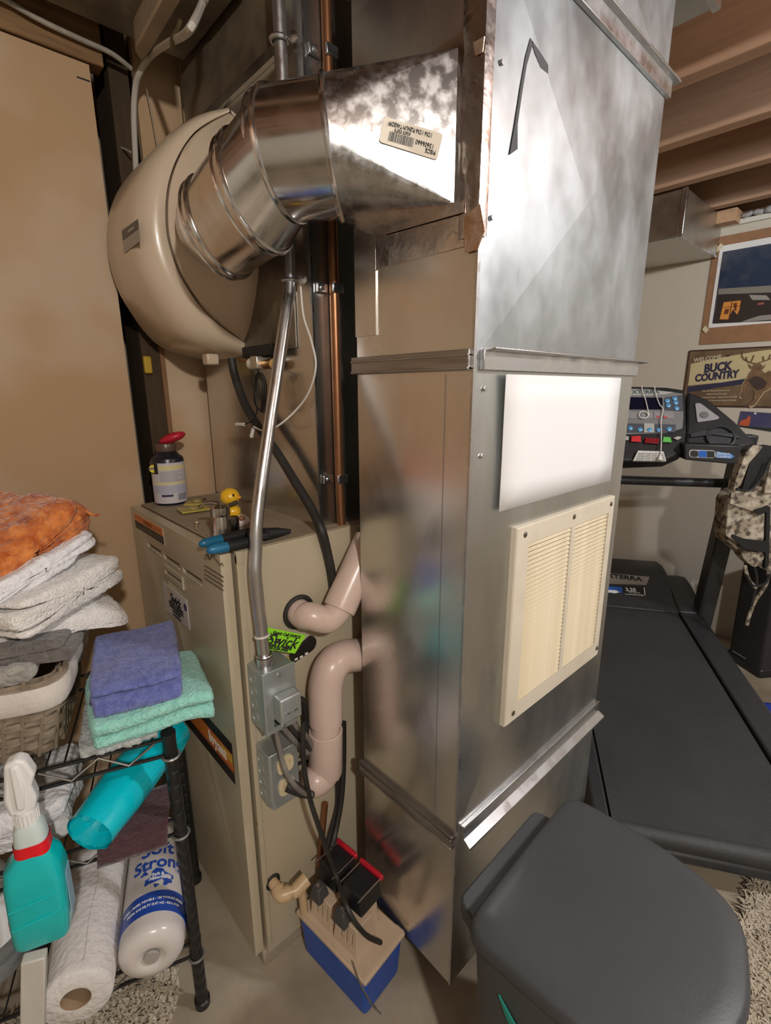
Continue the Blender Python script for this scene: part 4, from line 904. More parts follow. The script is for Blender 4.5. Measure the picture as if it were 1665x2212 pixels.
# spray bottle hanging by its trigger on the rack front
sbt = thing('spray_bottle', 'teal cleaner spray bottle with white trigger hanging on the rack front', 'spray bottle', rw(-.18, -.05, .29))
TEAL = mat('teal_liquid_bottle', (.002, .52, .53), .25, c2=(.002, .45, .46), scale=5, coat=.4)
bx, by = -.178, -.036
def rr(cx_, w, d, z_, rad, tx=0): 
    return [rw(p.x, p.y, z_) for p in round_poly([(cx_ - w + tx, by - d, 0), (cx_ + w + tx, by - d, 0), (cx_ + w + tx, by + d, 0), (cx_ - w + tx, by + d, 0)], rad, 5)]
G().loft([rr(bx - .004, .030, .020, 0.315, .012), rr(bx - .004, .033, .023, 0.3226, .012), rr(bx - .002, .034, .024, 0.3605, .012), rr(bx, .034, .024, 0.4175, .014), rr(bx, .031, .022, 0.4421, .016), rr(bx + .002, .022, .018, 0.4554, .016), rr(bx + .003, .018, .016, 0.463, .015)]).build('bottle', TEAL, sbt, smooth=50)
G().loft([rr(bx + .003, .0205, .0175, .450, .014), rr(bx + .003, .0200, .0170, .475, .014)], False, False).build('red_band', mat('red_label', (.75, .01, .02), .4), sbt)
G().loft([rr(bx + .003, .019, .0165, .474, .014), rr(bx + .003, .0165, .0155, .497, .013), rr(bx + .003, .013, .013, .503, .012)]).build('white_neck', mat('pale_neck', (.58, .68, .66), .35), sbt)
nk = rw(bx + .003, by, .503); sa2 = rw(bx + .010, by, .59)
G().cyl(nk - V((0, 0, .002)), nk + V((0, 0, .020)), .0135, .0125, n=24).build('ribbed_cap', WHITEP, sbt)
for k in range(20):
    a = 2 * math.pi * k / 20; q = nk + V((math.cos(a) * .0135, math.sin(a) * .0135, 0)); G().cyl(q, q + V((0, 0, .017)), .0009, n=5).build('cap_rib', WHITEP, sbt)
def trig(pts, w): return G().prism([rw(bx + .003 + x, by - w, .503 + z_ * .93) for x, z_ in pts], RYA * (2 * w))
trig([(-.015, .018), (.013, .020), (.017, .040), (.014, .060), (.020, .075), (.013, .100), (.004, .106), (-.010, .100), (-.014, .070), (-.018, .045)], .010).build('trigger_head', WHITEP, sbt, bevel=.004, segs=3)
trig([(-.006, .030), (.003, .026), (.008, .060), (.006, .098), (-.004, .098)], .0135).build('trigger', WHITEP, sbt, bevel=.003)
for (z_, s_) in ((.392, .030), (.362, .031)):
    G().tube([rw(bx - s_, by - .0235, z_ - .004), rw(bx, by - .0250, z_ + .002), rw(bx + s_ * .9, by - .0235, z_ + .006)], .0014, 6).build('grip_ridge', TEAL, sbt)
lbq = [rw(bx + .0325, by - .012, .340), rw(bx + .0325, by + .012, .340), rw(bx + .0338, by + .012, .410), rw(bx + .0338, by - .008, .410)]
G().prism(lbq, RXA * .0008).build('side_label', mat('pale_blue_label', (.30, .50, .62), .4), sbt, smooth=0)
G().prism([rw(bx - .0385, by - .010, .340), rw(bx - .0385, by + .012, .340), rw(bx - .0385, by + .012, .36), rw(bx - .0385, by - .010, .36)], RXA * .001).build('side_label', mat('red_label', (.75, .01, .02), .4), sbt, smooth=0)

# teal bag roll, plum cloth, white bundle, jug
tr_ = thing('trash_bag_roll', 'shiny turquoise plastic bag roll on the middle rack shelf', 'bag roll', rw(-.08, .05, .405))
A = rw(-.114, -.022, .441); B = rw(-.012, .150, .453); ax = (B - A).normalized(); su = ax.cross(V((0, 0, 1))).normalized(); sv = su.cross(ax)
rings = []
for i in range(15):
    t = i / 14; c = A.lerp(B, t); r = .033 + .005 * math.sin(t * 3.0) + (.008 if t > .8 else 0)
    rings.append([c + (su * math.cos(a) * r * 1.04 + sv * math.sin(a) * r * .95) * (1 + .06 * noise.noise(V((math.cos(a) * 2, math.sin(a) * 2, t * 4))) + .03 * noise.noise(V((math.cos(a) * 7, math.sin(a) * 7, t * 3)))) for a in [2 * math.pi * k / 36 for k in range(36)]])
TQ = mat('turquoise_plastic', (.001, .58, .70), .24, c2=(.001, .52, .63), scale=10, coat=.5, bump=.15, bscale=60)
G().loft(rings, False, True).build('roll', TQ, tr_, smooth=60)
ir = []
for i in range(6):
    t = i / 5; c = A + ax * (.002 + .045 * math.sin(t * 1.5) + .006 * math.sin(i * 2.1)); r = .032 * (1 - t) + .0005
    ir.append([c + (su * math.cos(a) * r + sv * math.sin(a) * r * .92) + ax * .010 * noise.noise(V((math.cos(a) * 3, math.sin(a) * 3, t * 6))) for a in [2 * math.pi * k / 24 for k in range(24)]])
G().loft(ir, False, True).build('crumpled_end', TQ, tr_, smooth=20)
fp = [rw(.0, .10, .455), rw(.012, .15, .455), rw(.020, .165, .500), rw(.006, .14, .505), rw(-.012, .11, .49)]
G().prism(fp, RXA * .004).jitter(.003, 30).build('loose_flap', TQ, tr_)
def RFp(px, py, off): return hit(px, py, RO + RYA * off, RYA)
rows = []
for i in range(13):
    u = i / 12; row = []
    for j in range(17):
        v = j / 16; px = 210 + (362 - 210) * u; y0_ = 1742 + (1690 - 1742) * u; y1_ = 1876 + (1828 - 1876) * u
        q_ = RFp(px, y0_ + (y1_ - y0_) * v, -.010 - .0015 * math.sin(u * 7))
        if q_.z > .4068: q_ = V((q_.x, q_.y, .4068)) + RYA * ((q_.z - .4068) * 1.2)      # folded back over the shelf front, below the bag roll
        row.append(q_)
    rows.append(row)
pc_ = G().loft(rows, False, False, False).build('plum_cloth', terry('plum_cloth', (.085, .032, .040), (.060, .022, .030), 200, .6), smooth=60)
so = pc_.modifiers.new('thick', 'SOLIDIFY'); so.thickness = .002; so.offset = 0
tag(pc_, 'dark plum cleaning cloth hanging over the middle shelf front edge', 'cloth')
towel('folded_towel', 'white cloth bundle on the middle shelf behind the spray bottle', rw(-.252, .095, .4055), RA, .185, .15, 4, .016, T_WR, amp=.010, nsc=22, seed=21)
jg = thing('clear_jug', 'clear plastic bottle with white label on the rack beside the spray bottle', 'bottle', rw(-.285, .085, .1475))
jc = rw(-.297, .085, .1475)
CLR = mat('clear_plastic', (.80, .84, .84), .12, trans=.85, spec=.5)
G().lathe([(.030, 0), (.042, .008), (.046, .05), (.046, .14), (.040, .175), (.018, .20), (.016, .235), (0, .235)], jc, n=28).build('body', CLR, jg)
G().lathe([(.0465, .075), (.0467, .075), (.0467, .155), (.0465, .155)], jc, n=28).build('label', WHITE, jg)
# paper towel rolls
PT = mat('paper_towel', (.72, .69, .67), .9, c2=(.66, .63, .61), scale=40, bump=.7, bscale=110, spec=.1)
def roll(name, label, f, b, r, mt, core):
    t = thing(name, label, 'paper towels', f); ax = (V(b) - V(f)).normalized(); L = (V(b) - V(f)).length
    G().lathe([(.020, L), (.020, 0), (r - .004, 0), (r - .001, .003), (r, .008), (r, L), (.02, L)], f, ax, 48, False).build('roll', mt, t, smooth=50)
    G().lathe([(.0203, .0), (.0190, .0), (.0190, L * .98), (.0203, L * .98), (.0203, 0)], V(f) + ax * .001, ax, 32, False).build('core', core, t)
    return t, ax, L
CARD = mat('cardboard_core', (.36, .25, .15), .8)
f1, b1 = rw(-.159, -.055, .1965), rw(-.152, .215, .1965)
t1, ax1, L1 = roll('paper_towel_roll', 'unwrapped white paper towel roll with open cardboard core', f1, b1, .0485, PT, CARD)
sd = ax1.cross(V((0, 0, 1))).normalized(); su_ = sd.cross(ax1)
G().tube([V(f1) + ax1 * (L1 * k / 20) + (sd * .26 + su_ * .972).normalized() * .0488 + sd * (.0015 * math.sin(k * .8)) for k in range(1, 21)], .0009, 6).build('sheet_edge', PT, t1)
f2, b2 = rw(-.0600, -.040, .1965), rw(-.0530, .185, .1965)
WRAP = mat('wrapped_paper_roll', (.66, .62, .60), .30, c2=(.60, .56, .54), scale=9, coat=.5, bump=.3, bscale=25)
t2 = thing('paper_towel_roll', 'plastic wrapped paper towel roll with blue printed band', 'paper towels', f2); ax2 = (b2 - f2).normalized(); L2 = (b2 - f2).length
R2 = .0485
G().lathe([(0, .006), (.012, .005), (.018, .001), (.022, -.002), (.040, .003), (.0465, .010), (R2, .02), (R2, L2), (0, L2)], f2, ax2, 48).build('wrapped_roll', WRAP, t2, smooth=60)
G().lathe([(.0, .0), (.011, 0), (.012, .004), (0, .004)], f2 - ax2 * .0005, ax2, 20).build('core_end', mat('grey_core_wrap', (.36, .33, .30), .4), t2)
G().lathe([(R2 + .0003, .034), (R2 + .0006, .034), (R2 + .0006, .070), (R2 + .0003, .070)], f2, ax2, 48).build('blue_band', mat('blue_print', (.02, .075, .42), .35, coat=.3), t2)
sd2 = ax2.cross(V((0, 0, 1))).normalized(); su2 = sd2.cross(ax2)
def on_roll(l, a): n_ = sd2 * math.sin(a) + su2 * math.cos(a); return f2 + ax2 * l + n_ * (R2 + .0012), n_
def bend_text(name, s, size, l, a0, m, bold=.0):
    o_, n_ = on_roll(l, a0); tn = (sd2 * math.cos(a0) - su2 * math.sin(a0)); r = text(name, s, size, (0, 0, 0), (1, 0, 0), (0, 1, 0), m, t2, bold=bold)
    off = ORG[t2.name][0]
    for v in r.data.vertices:
        c = v.co + off; a = a0 + c.x / R2; nn = sd2 * math.sin(a) + su2 * math.cos(a); v.co = f2 + ax2 * (l + c.y) + nn * (R2 + .0009 + c.z) - off
    return r
BPR = mat('blue_print', (.02, .075, .42), .35, coat=.3)
bend_text('lettering', 'Soft', .034, .152, .15, BPR, .0007); bend_text('lettering', 'Strong', .032, .124, .22, BPR, .0007)
for (l, a, sl_, sa_) in ((.098, .25, .012, .40), (.090, -.10, .005, .15), (.086, .5, .007, .15), (.108, -.25, .004, .12), (.080, .15, .003, .08)):
    bp_ = []
    for k in range(14):
        q = 2 * math.pi * k / 14; w = 1 + .35 * math.sin(3 * q + l * 90); nn = sd2 * math.sin(a + sa_ * math.cos(q) * w) + su2 * math.cos(a + sa_ * math.cos(q) * w); bp_.append(f2 + ax2 * (l + sl_ * math.sin(q) * w) + nn * (R2 + .0006))
    nn = sd2 * math.sin(a) + su2 * math.cos(a); bp_.append(f2 + ax2 * l + nn * (R2 + .0007))
    G().add(bp_, [(k, (k + 1) % 14, 14) for k in range(14)]).build('splash_print', BPR, t2, smooth=0)
bend_text('lettering', 'Soft &', .0075, .101, .2, WHITE, .0002); bend_text('lettering', 'Absorbent', .0075, .094, .25, WHITE, .0002)
bend_text('lettering', '1 ROLL - PAPER TOWELS - 100 TWO-PLY SHEETS', .0048, .056, .1, WHITE, .0001); bend_text('lettering', 'TOTAL 61.2 SQ FT (5.67 m2) - 8.8 x 10 IN', .0048, .047, .1, WHITE, .0001)
# shag mat and board beneath the rack
SHAG = mat('cream_shag', (.52, .45, .35), .95, c2=(.36, .30, .22), scale=60, bump=1.0, bscale=120)
def shag(name, label, outline, h, dens, seed):
    t = thing(name, label, 'rug', outline[0])
    pts = [V(p) for p in outline]; G().prism([p + V((0, 0, .001)) for p in pts], (0, 0, .006)).build('backing', SHAG, t)
    random.seed(seed); g = G(); x0 = min(p.x for p in pts); x1 = max(p.x for p in pts); y0 = min(p.y for p in pts); y1 = max(p.y for p in pts)
    def inside(x, y):
        c = False; n = len(pts); j = n - 1
        for i in range(n):
            if (pts[i].y > y) != (pts[j].y > y) and x < (pts[j].x - pts[i].x) * (y - pts[i].y) / (pts[j].y - pts[i].y) + pts[i].x: c = not c
            j = i
        return c
    for _ in range(dens):
        x = random.uniform(x0, x1); y = random.uniform(y0, y1)
        if not inside(x, y): continue
        a = random.uniform(0, 6.28); l = random.uniform(.6, 1.3) * h; w = .0022
        b = V((x, y, .006)); tp = b + V((math.cos(a) * l, math.sin(a) * l, random.uniform(.3, .8) * h)); md = b.lerp(tp, .5) + V((0, 0, .35 * h)); s_ = V((-math.sin(a) * w, math.cos(a) * w, 0))
        g.add([b - s_, b + s_, md + s_, md - s_, tp], [(0, 1, 2, 3), (3, 2, 4)])
    o = g.build('pile', mat('cream_shag_pile', (.60, .53, .42), .95, c2=(.42, .36, .27), scale=30), t, smooth=0); o['kind'] = 'stuff'
    return t
shag('shag_mat', 'cream shag mat lying on the floor below the wire rack', [rw(-.50, -.12, 0), rw(-.10, -.09, 0), rw(-.035, .03, 0), rw(-.05, .10, 0), rw(-.50, .10, 0)], .016, 9000, 5)
wbd = G().obox(rw(-.216, -.060, .155), RXA - V((0, 0, .16)), RYA, V((0, 0, 1)) + RXA * .16, .014, .008, .155).build('white_board', mat('white_painted_wood', (.58, .55, .50), .6, c2=(.50, .47, .42), scale=12, stretch=(3, 3, .3)), bevel=.002)
tag(wbd, 'narrow white painted board standing upright below the spray bottle', 'board')
tag(G().prism([rw(-.56, .03, .148), rw(-.345, .03, .148), rw(-.345, .20, .148), rw(-.56, .20, .148)], (0, 0, .12)).build('dark_storage_box', mat('dark_box_vinyl', (.02, .02, .025), .5, c2=(.04, .05, .07), scale=20), bevel=.008), 'dark storage box on the bottom rack shelf beside the clear bottle', 'box')
tag(towel('dark_cloth', 'dark patterned cloth crumpled behind the unwrapped paper towel roll', rw(-.2330, .085, .1490), RA, .020, .14, 2, .022, terry('dark_pattern', (.03, .035, .05), (.14, .17, .20), 120, .5, 30), amp=.006, seed=31), 'dark patterned cloth crumpled behind the unwrapped paper towel roll', 'cloth')
# ------------------------------------------------------------------ pictures on the back wall
WX = 2.4
def wq(px, off): return [oX(a, b, WX - off) for a, b in px]
def wrect(name, y0, y1, z0, z1, m, par, off, th=.002):
    return G().box(WX - off - th, WX - off, min(y0, y1), max(y0, y1), z0, z1).build(name, m, par, smooth=0)
def wpoly(name, px, m, par, off, th=.0006): return G().prism(wq(px, off), (-th, 0, 0)).build(name, m, par, smooth=0)
KRAFT = mat('kraft_board', (.34, .185, .10), .85, c2=(.29, .155, .082), scale=30)
a = oX(1530, 615, WX); b = oX(1509, 745, WX)
kb = wrect('kraft_backing_board', .20, a.y, b.z, 1.625, KRAFT, None, .001, .004)
tag(kb, 'brown kraft backing board on the wall behind the taped night photograph', 'board')
p_tl, p_b = oX(1560, 532, WX), oX(1527, 709, WX)
ph = thing('photo_print', 'large white bordered night photograph taped to the brown board', 'photo print', (WX - .006, .45, p_b.z))
PY1_ = (p_tl.y + p_b.y) / 2; PZ0, PZ1 = p_b.z, p_tl.z
wrect('white_border', .25, PY1_, PZ0, PZ1, WHITE, ph, .005, .002)
i_tl, i_bl = oX(1562, 545, WX), oX(1540, 699, WX); IY = (i_tl.y + i_bl.y) / 2
wrect('night_sky', .28, IY, i_bl.z, i_tl.z, mat('night_sky_print', (.022, .040, .085), .4, c2=(.10, .10, .12), scale=4, stretch=(1, 2, 3), lo=.45, hi=.75), ph, .007, .001)
def ipoly(name, px, c, n, off=.0082): wpoly(name, px, mat(n, c, .5), ph, off)
ipoly('snow_strip', [(1552, 624), (1770, 610), (1770, 628), (1551, 636)], (.24, .23, .20), 'snow_grey_print')
ipoly('building', [(1551, 637), (1770, 628), (1770, 688), (1541, 699)], (.035, .025, .022), 'building_dark_print')
ipoly('lit_window', [(1563, 653), (1600, 649), (1597, 668), (1592, 680), (1583, 668), (1572, 690), (1554, 690)], (.72, .30, .06), 'lit_window_print', .009)
for (px) in ([(1566, 668), (1575, 667), (1572, 678), (1563, 679)], [(1580, 652), (1582, 652), (1575, 690), (1573, 690)], [(1562, 664), (1598, 660), (1598, 661), (1562, 665)], [(1584, 655), (1592, 654), (1590, 672), (1586, 670)]):
    ipoly('window_bar', px, (.16, .05, .02), 'window_bar_print', .0096)
ipoly('snow_roof', [(1617, 637), (1655, 638), (1664, 648), (1625, 648)], (.34, .33, .30), 'snow_roof_print', .009)
ipoly('snow_ground', [(1615, 690), (1640, 682), (1700, 676), (1700, 688), (1600, 696)], (.30, .29, .27), 'snow_ground_print', .009)
ipoly('red_sign', [(1636, 655), (1650, 653), (1650, 657), (1636, 659)], (.4, .12, .08), 'red_sign_print', .0095)
TAPE = mat('masking_tape', (.68, .60, .42), .7)
wpoly('tape', [(1538, 547), (1557, 525), (1563, 531), (1544, 550)], TAPE, ph, .0095); wpoly('tape', [(1516, 712), (1523, 703), (1531, 712), (1524, 720)], TAPE, ph, .0095)
# tin sign
s_tl = oX(1488, 757, WX); s_b = oX(1549, 879, WX); SY1, SZ1, SZ0 = s_tl.y, s_tl.z, s_b.z; SY0 = SY1 - .345
sg_ = thing('tin_sign', 'rusty tin sign reading buck country with a running deer', 'tin sign', (WX - .004, (SY0 + SY1) / 2, SZ0))
def spr(name, y0, y1, z0, z1, c, n, off, par=sg_, **k): return G().prism(round_poly([(WX - off, y0, z0), (WX - off, y1, z0), (WX - off, y1, z1), (WX - off, y0, z1)], .008), (-.0008, 0, 0)).build(name, mat(n, c, .45, **k), par, smooth=0)
spr('plate', SY0, SY1, SZ0, SZ1, (.055, .028, .022), 'sign_border', .003)
spr('field', SY0 + .006, SY1 - .006, SZ0 + .006, SZ1 - .006, (.22, .15, .085), 'sign_field', .0042, c2=(.13, .085, .05), scale=14)
def spoly(name, px, c, n, off=.0055): return wpoly(name, px, mat(n, c, .5), sg_, off)
spoly('cream_banner', [(1492, 786), (1560, 772), (1640, 758), (1700, 751), (1700, 807), (1640, 815), (1560, 826), (1486, 833)], (.60, .52, .30), 'sign_cream')
spoly('navy_banner', [(1485, 836), (1560, 826), (1640, 813), (1700, 806), (1700, 818), (1640, 825), (1560, 836), (1484, 848)], (.035, .035, .075), 'sign_navy', .0058)
NV = mat('sign_navy', (.035, .035, .075), .5); CRL = mat('sign_pale_letters', (.62, .56, .40), .5)
def stext(s, size, px, py, m, bold=.0, sx=1.0, rot=.0, shear=.1):
    o_ = oX(px, py, WX - .0068); return text('lettering', s, size, o_, (0, -math.cos(rot), math.sin(rot)), (0, math.sin(rot), math.cos(rot)), m, sg_, bold=bold, sx=sx, shear=shear, depth=.0003)
stext('WELCOME', .022, 1527, 775, CRL, .0006, .92, .10); stext('to', .014, 1572, 768, MATS['sign_navy'], .0003, 1, .1)
stext('BUCK', .046, 1549, 794, NV, .0022, .78, .10); stext('COUNTRY', .040, 1546, 813, NV, .0020, .78, .10)
for k, s in enumerate(('Only Ask Property for Back Porch', 'Welcome from the Cabin', 'Good Food Company - Rest at Your Own Risk', 'Deer Stand Tomorrow Sunrise to Evening')):
    stext(s, .0078, 1545 + 2 * k, 844 + k * 7, CRL, .0002, .9, .03, .25)
DEER = [(1616, 792), (1624, 798), (1630, 790), (1640, 790), (1648, 797), (1655, 793), (1650, 801), (1645, 806), (1652, 812), (1662, 806), (1672, 816), (1676, 830), (1668, 842), (1658, 848), (1650, 852), (1640, 866), (1630, 880), (1622, 884), (1618, 880), (1628, 866), (1630, 850), (1624, 842), (1616, 834), (1610, 842), (1606, 856), (1602, 866), (1598, 862), (1602, 850), (1604, 836), (1612, 824), (1618, 812), (1624, 804), (1618, 800)]
def clos(px, k): c = (sum(p[0] for p in px) / len(px), sum(p[1] for p in px) / len(px)); return [(c[0] + (x - c[0]) * k, c[1] + (y - c[1]) * k) for x, y in px]
DEER = [(x, y - 6) for x, y in DEER]
wpoly('deer_outline', clos(DEER, 1.07), mat('deer_halo', (.55, .45, .28), .5), sg_, .0070)
wpoly('deer_body', DEER, mat('deer_brown', (.13, .075, .04), .5, c2=(.26, .16, .09), scale=25), sg_, .0080)
wpoly('deer_chest', [(1616, 822), (1630, 812), (1646, 816), (1656, 826), (1650, 838), (1634, 844), (1624, 834)], mat('deer_dark', (.06, .04, .035), .5), sg_, .0088)
for pts in (((1632, 786), (1618, 782), (1607, 776), (1602, 768), (1606, 759)), ((1612, 780), (1612, 771)), ((1622, 783), (1626, 774), (1629, 767)), ((1636, 785), (1650, 780), (1662, 776), (1672, 770)), ((1650, 780), (1648, 770)), ((1660, 777), (1664, 766))):
    G().tube([oX(x, y, WX - .0085) for x, y in pts], .0022, 5).build('antler', MATS['deer_brown'], sg_)
# postcard
pcd = thing('postcard', 'small night postcard with an orange lit barn pinned under the tin sign', 'postcard', oX(1630, 930, WX - .002))
wpoly('card', [(1600, 888), (1690, 894), (1688, 936), (1592, 921)], mat('postcard_violet', (.055, .055, .13), .4, c2=(.09, .085, .17), scale=10), pcd, .002, .0008)
wpoly('barn', [(1595, 918), (1601, 908), (1612, 905), (1617, 898), (1621, 900), (1620, 912), (1616, 921)], mat('barn_orange', (.55, .11, .05), .5), pcd, .0032)
wpoly('field', [(1594, 920), (1690, 927), (1688, 935), (1593, 921)], mat('field_green', (.02, .035, .02), .5), pcd, .0030)
p = oX(1631, 893, WX - .0034); G().cyl(p, p + V((-.001, 0, 0)), .004, n=12).build('moon', WHITE, pcd)
# overhead ducts and insulation on the right
zb = oX(1400, 582, WX).z; nc = oZ(1470, 510, zb)
wdct = thing('wall_duct', 'galvanised rectangular duct hung under the joists against the cream wall', 'air duct', (2.2, .9, zb))
G().box(nc.x, WX - .002, nc.y, 1.115, zb, 1.698).build('duct_body', mat('soft_galvanised', (.48, .46, .42), .32, 1.0, c2=(.58, .56, .52), scale=9, rough2=.42), wdct, bevel=.003)
G().box(nc.x - .006, nc.x + .004, nc.y - .006, nc.y + .012, zb + .004, 1.698).build('corner_cleat', STEEL, wdct, bevel=.0015)
G().box(nc.x - .003, WX - .002, nc.y - .003, nc.y + .004, zb - .003, zb + .004).build('end_seam', STEEL, wdct)
p = oZ(1500, 40, 1.655); q = oZ(1548, 12, 1.655)
jd = thing('joist_branch_duct', 'short galvanised branch duct hung below the joists beside the tall duct', 'air duct', (p.x - .1, .6, 1.655))
G().box(max(p.x - .20, DX1 + .003), p.x, q.y, .62, 1.655, 1.699).build('duct_body', GALV, jd, bevel=.003)
G().box(max(p.x - .205, DX1 + .003), p.x + .004, q.y - .003, q.y + .008, 1.652, 1.699).build('end_cleat', STEEL, jd)
ins = G(); random.seed(4)
for k in range(14): c = V((2.385, .16 + k * .033, 1.682)); ins.ball(c, .014, .022, .011 + .005 * random.random(), 10, 6)
ins.jitter(.006, 60); io = ins.build('insulation_batt', mat('grey_insulation', (.42, .42, .43), .95, c2=(.3, .3, .31), scale=40, bump=.8, bscale=90), smooth=60)
tag(io, 'grey fluffy insulation stuffed on top of the cream wall', 'insulation')

# ------------------------------------------------------------------ treadmill
TA = math.radians(33); TU = V((math.cos(TA), math.sin(TA), 0)); TV = V((math.sin(TA), -math.cos(TA), 0))
def tw(u, v, z): return TU * u + TV * v + V((0, 0, z))
tm = thing('treadmill', 'black treadmill with console standing by the cream wall', 'treadmill', tw(1.5, .48, 0), TA)
TB = mat('treadmill_black', (.024, .026, .031), .45, c2=(.032, .034, .039), scale=60); BELT = mat('treadmill_belt', (.036, .038, .041), .5, c2=(.046, .048, .051), scale=6, bump=.35, bscale=400)
def ubox(pts, v0, v1): return G().prism([tw(u, v0, z) for u, z in pts], TV * (v1 - v0))
BV0, BV1 = .262, .668
ubox([(.985, .125), (.985, .085), (2.06, .13), (2.06, .196)], BV0, BV1).build('running_belt', BELT, tm)
G().cyl(tw(.985, BV0, .105), tw(.985, BV1, .105), .021, n=20).build('rear_roller', BELT, tm)
for (v0, v1) in ((BV1 + .006, .752), (.222, BV0 - .006)):
    ubox([(.955, .125), (.955, .06), (2.06, .10), (2.06, .204), (1.00, .136)], v0, v1).build('side_rail', TB, tm, bevel=.006, segs=3)
ubox([(.975, .108), (.975, .095), (2.05, .12), (2.05, .15)], .240, .74).build('deck', BLACKM, tm)
G().cyl(tw(.985, .19, .070), tw(.985, .745, .070), .016, n=16).build('rear_bar', TB, tm)
for v in (.22, .71):
    G().cyl(tw(1.02, v, 0), tw(1.02, v, .07), .018, n=14).build('rear_foot', RUBBER, tm)
    ubox([(1.9, .0), (2.42, .0), (2.42, .06), (1.9, .06)], v - .02, v + .02).build('base_skid', TB, tm, bevel=.004)
hood = [(2.02, .200), (2.02, .10), (2.44, .10), (2.44, .20), (2.36, .286), (2.27, .296), (2.20, .286), (2.10, .232)]
ubox(hood, .235, .672).build('motor_hood', TB, tm, bevel=.006, segs=3)
ubox([(2.0, .205), (2.0, .08), (2.42, .08), (2.42, .16), (2.33, .235), (2.26, .255), (2.18, .25)], .672, .765).build('hood_side', TB, tm, bevel=.008, segs=3)
ubox([(2.0, .205), (2.0, .08), (2.42, .08), (2.42, .16), (2.33, .235), (2.26, .255), (2.18, .25)], .165, .235).build('hood_side', TB, tm, bevel=.008, segs=3)
ubox([(2.0, .200), (2.0, .188), (2.06, .196), (2.06, .216)], .235, .672).build('hood_lip', TB, tm, bevel=.003)
hpn = (TU * -(.286 - .232) + V((0, 0, .10))).normalized()
def hh_(px, py, off): return hit(px, py, tw(2.10, .5, .232) + hpn * off, hpn)
def hpoly(name, px, m, par, off, th=.0008): return G().prism([hh_(a, b, off) for a, b in px], -hpn * th).build(name, m, par, smooth=0)
bp = hpoly('badge_plate', [(1290, 1236), (1403, 1246), (1396, 1264), (1288, 1260)], mat('silver_badge', (.50, .50, .50), .25, .9), tm, .0015)
text('lettering', 'XTERRA', .030, hh_(1348, 1247, .0025), hh_(1380, 1251, 0) - hh_(1318, 1244, 0), hpn.cross(TV) * -1 if hpn.cross(TV).z < 0 else hpn.cross(TV), INK, bp, bold=.0006, sx=1.25)
stck = hpoly('power_sticker', [(1286, 1264), (1392, 1269), (1395, 1293), (1286, 1290)], mat('black_sticker', (.012, .012, .014), .35), tm, .0012)
hpoly('blue_field', [(1287, 1265), (1344, 1268), (1345, 1290), (1287, 1288)], mat('blue_sticker', (.02, .12, .5), .35), stck, .0018)
hpoly('white_arrow', [(1305, 1274), (1330, 1275), (1338, 1279), (1318, 1285), (1322, 1280), (1306, 1280)], WHITE, stck, .0025)
hpoly('white_edge', [(1390, 1269.5), (1392, 1269.5), (1395, 1292.5), (1393, 1292.5)], WHITE, stck, .0020)
hx = hh_(1390, 1273, 0) - hh_(1345, 1270, 0); hy_ = hpn.cross(hx); hy_ = -hy_ if hy_.z < 0 else hy_
text('lettering', '2.25', .024, hh_(1362, 1274, .0022), hx, hy_, WHITE, stck, bold=.0008); text('lettering', 'POWERFUL', .009, hh_(1370, 1280, .0022), hx, hy_, WHITE, stck)
text('lettering', 'MOTOR', .020, hh_(1371, 1287, .0022), hx, hy_, WHITE, stck, bold=.0006)
for v0, v1 in ((.735, .790), (.145, .20)):
    ubox([(2.00, .13), (2.075, .10), (1.945, .90), (1.885, .90)], v0, v1).build('upright', TB, tm, bevel=.006, segs=3)
G().cyl(tw(1.875, .17, .735), tw(1.895, .765, .735), .0155, n=18).build('grab_bar', TB, tm)
# console
CS = V((TU.x * .10, TU.y * .10, .14)).normalized(); CN = TV.cross(CS); CN = -CN if CN.z < 0 else CN
if CN.dot(TU) > 0: CN = -CN
CPt = tw(1.70, .51, .89)
def hc(px, py, off=0.0): return hit(px, py, CPt + CN * off, CN)
def cpoly(name, px, m, par, off=.002, th=.002, bev=0, rd=0):
    pts = [hc(a, b, off) for a, b in px]; pts = round_poly(pts, rd) if rd else pts
    return G().prism(pts, -CN * th).build(name, m, par, smooth=30, bevel=bev)
CGR = mat('console_grey', (.20, .20, .205), .4); CLG = mat('console_light_grey', (.42, .42, .40), .4)
cb = cpoly('console', [(1215, 828), (1340, 833), (1440, 836), (1480, 842), (1483, 930), (1478, 975), (1440, 992), (1340, 996), (1215, 990)], BLACK, tm, 0, .055, .006)
cpoly('console_panel', [(1225, 836), (1400, 840), (1474, 850), (1476, 900), (1474, 925), (1440, 935), (1350, 938), (1225, 936)], CGR, cb, .003, .003, .001)
cpoly('brand_strip', [(1230, 838), (1400, 842), (1455, 847), (1440, 851), (1400, 854), (1230, 852)], CLG, cb, .005, .002)
text('lettering', 'XTERRA', .020, hc(1394, 847, .0056), TV, CS, mat('teal_grey_ink', (.06, .10, .10), .5), cb, bold=.0004, sx=1.1)
cpoly('display_screen', [(1250, 856), (1431, 859), (1431, 884), (1250, 884)], mat('dark_display', (.006, .007, .020), .15), cb, .0055, .003, rd=.006)
for (x0, x1) in ((1355, 1380), (1385, 1410), (1412, 1430), (1433, 1455)):
    cpoly('label_window', [(x0, 889), (x1, 890), (x1, 904), (x0, 903)], mat('grey_window', (.27, .27, .275), .4), cb, .005, .002)
for (x, y) in ((1421, 898), (1437, 899)): cpoly('red_mark', [(x - 4, y), (x + 4, y), (x + 4, y + 4), (x - 4, y + 4)], mat('red_print', (.5, .08, .08), .5), cb, .0058, .002)
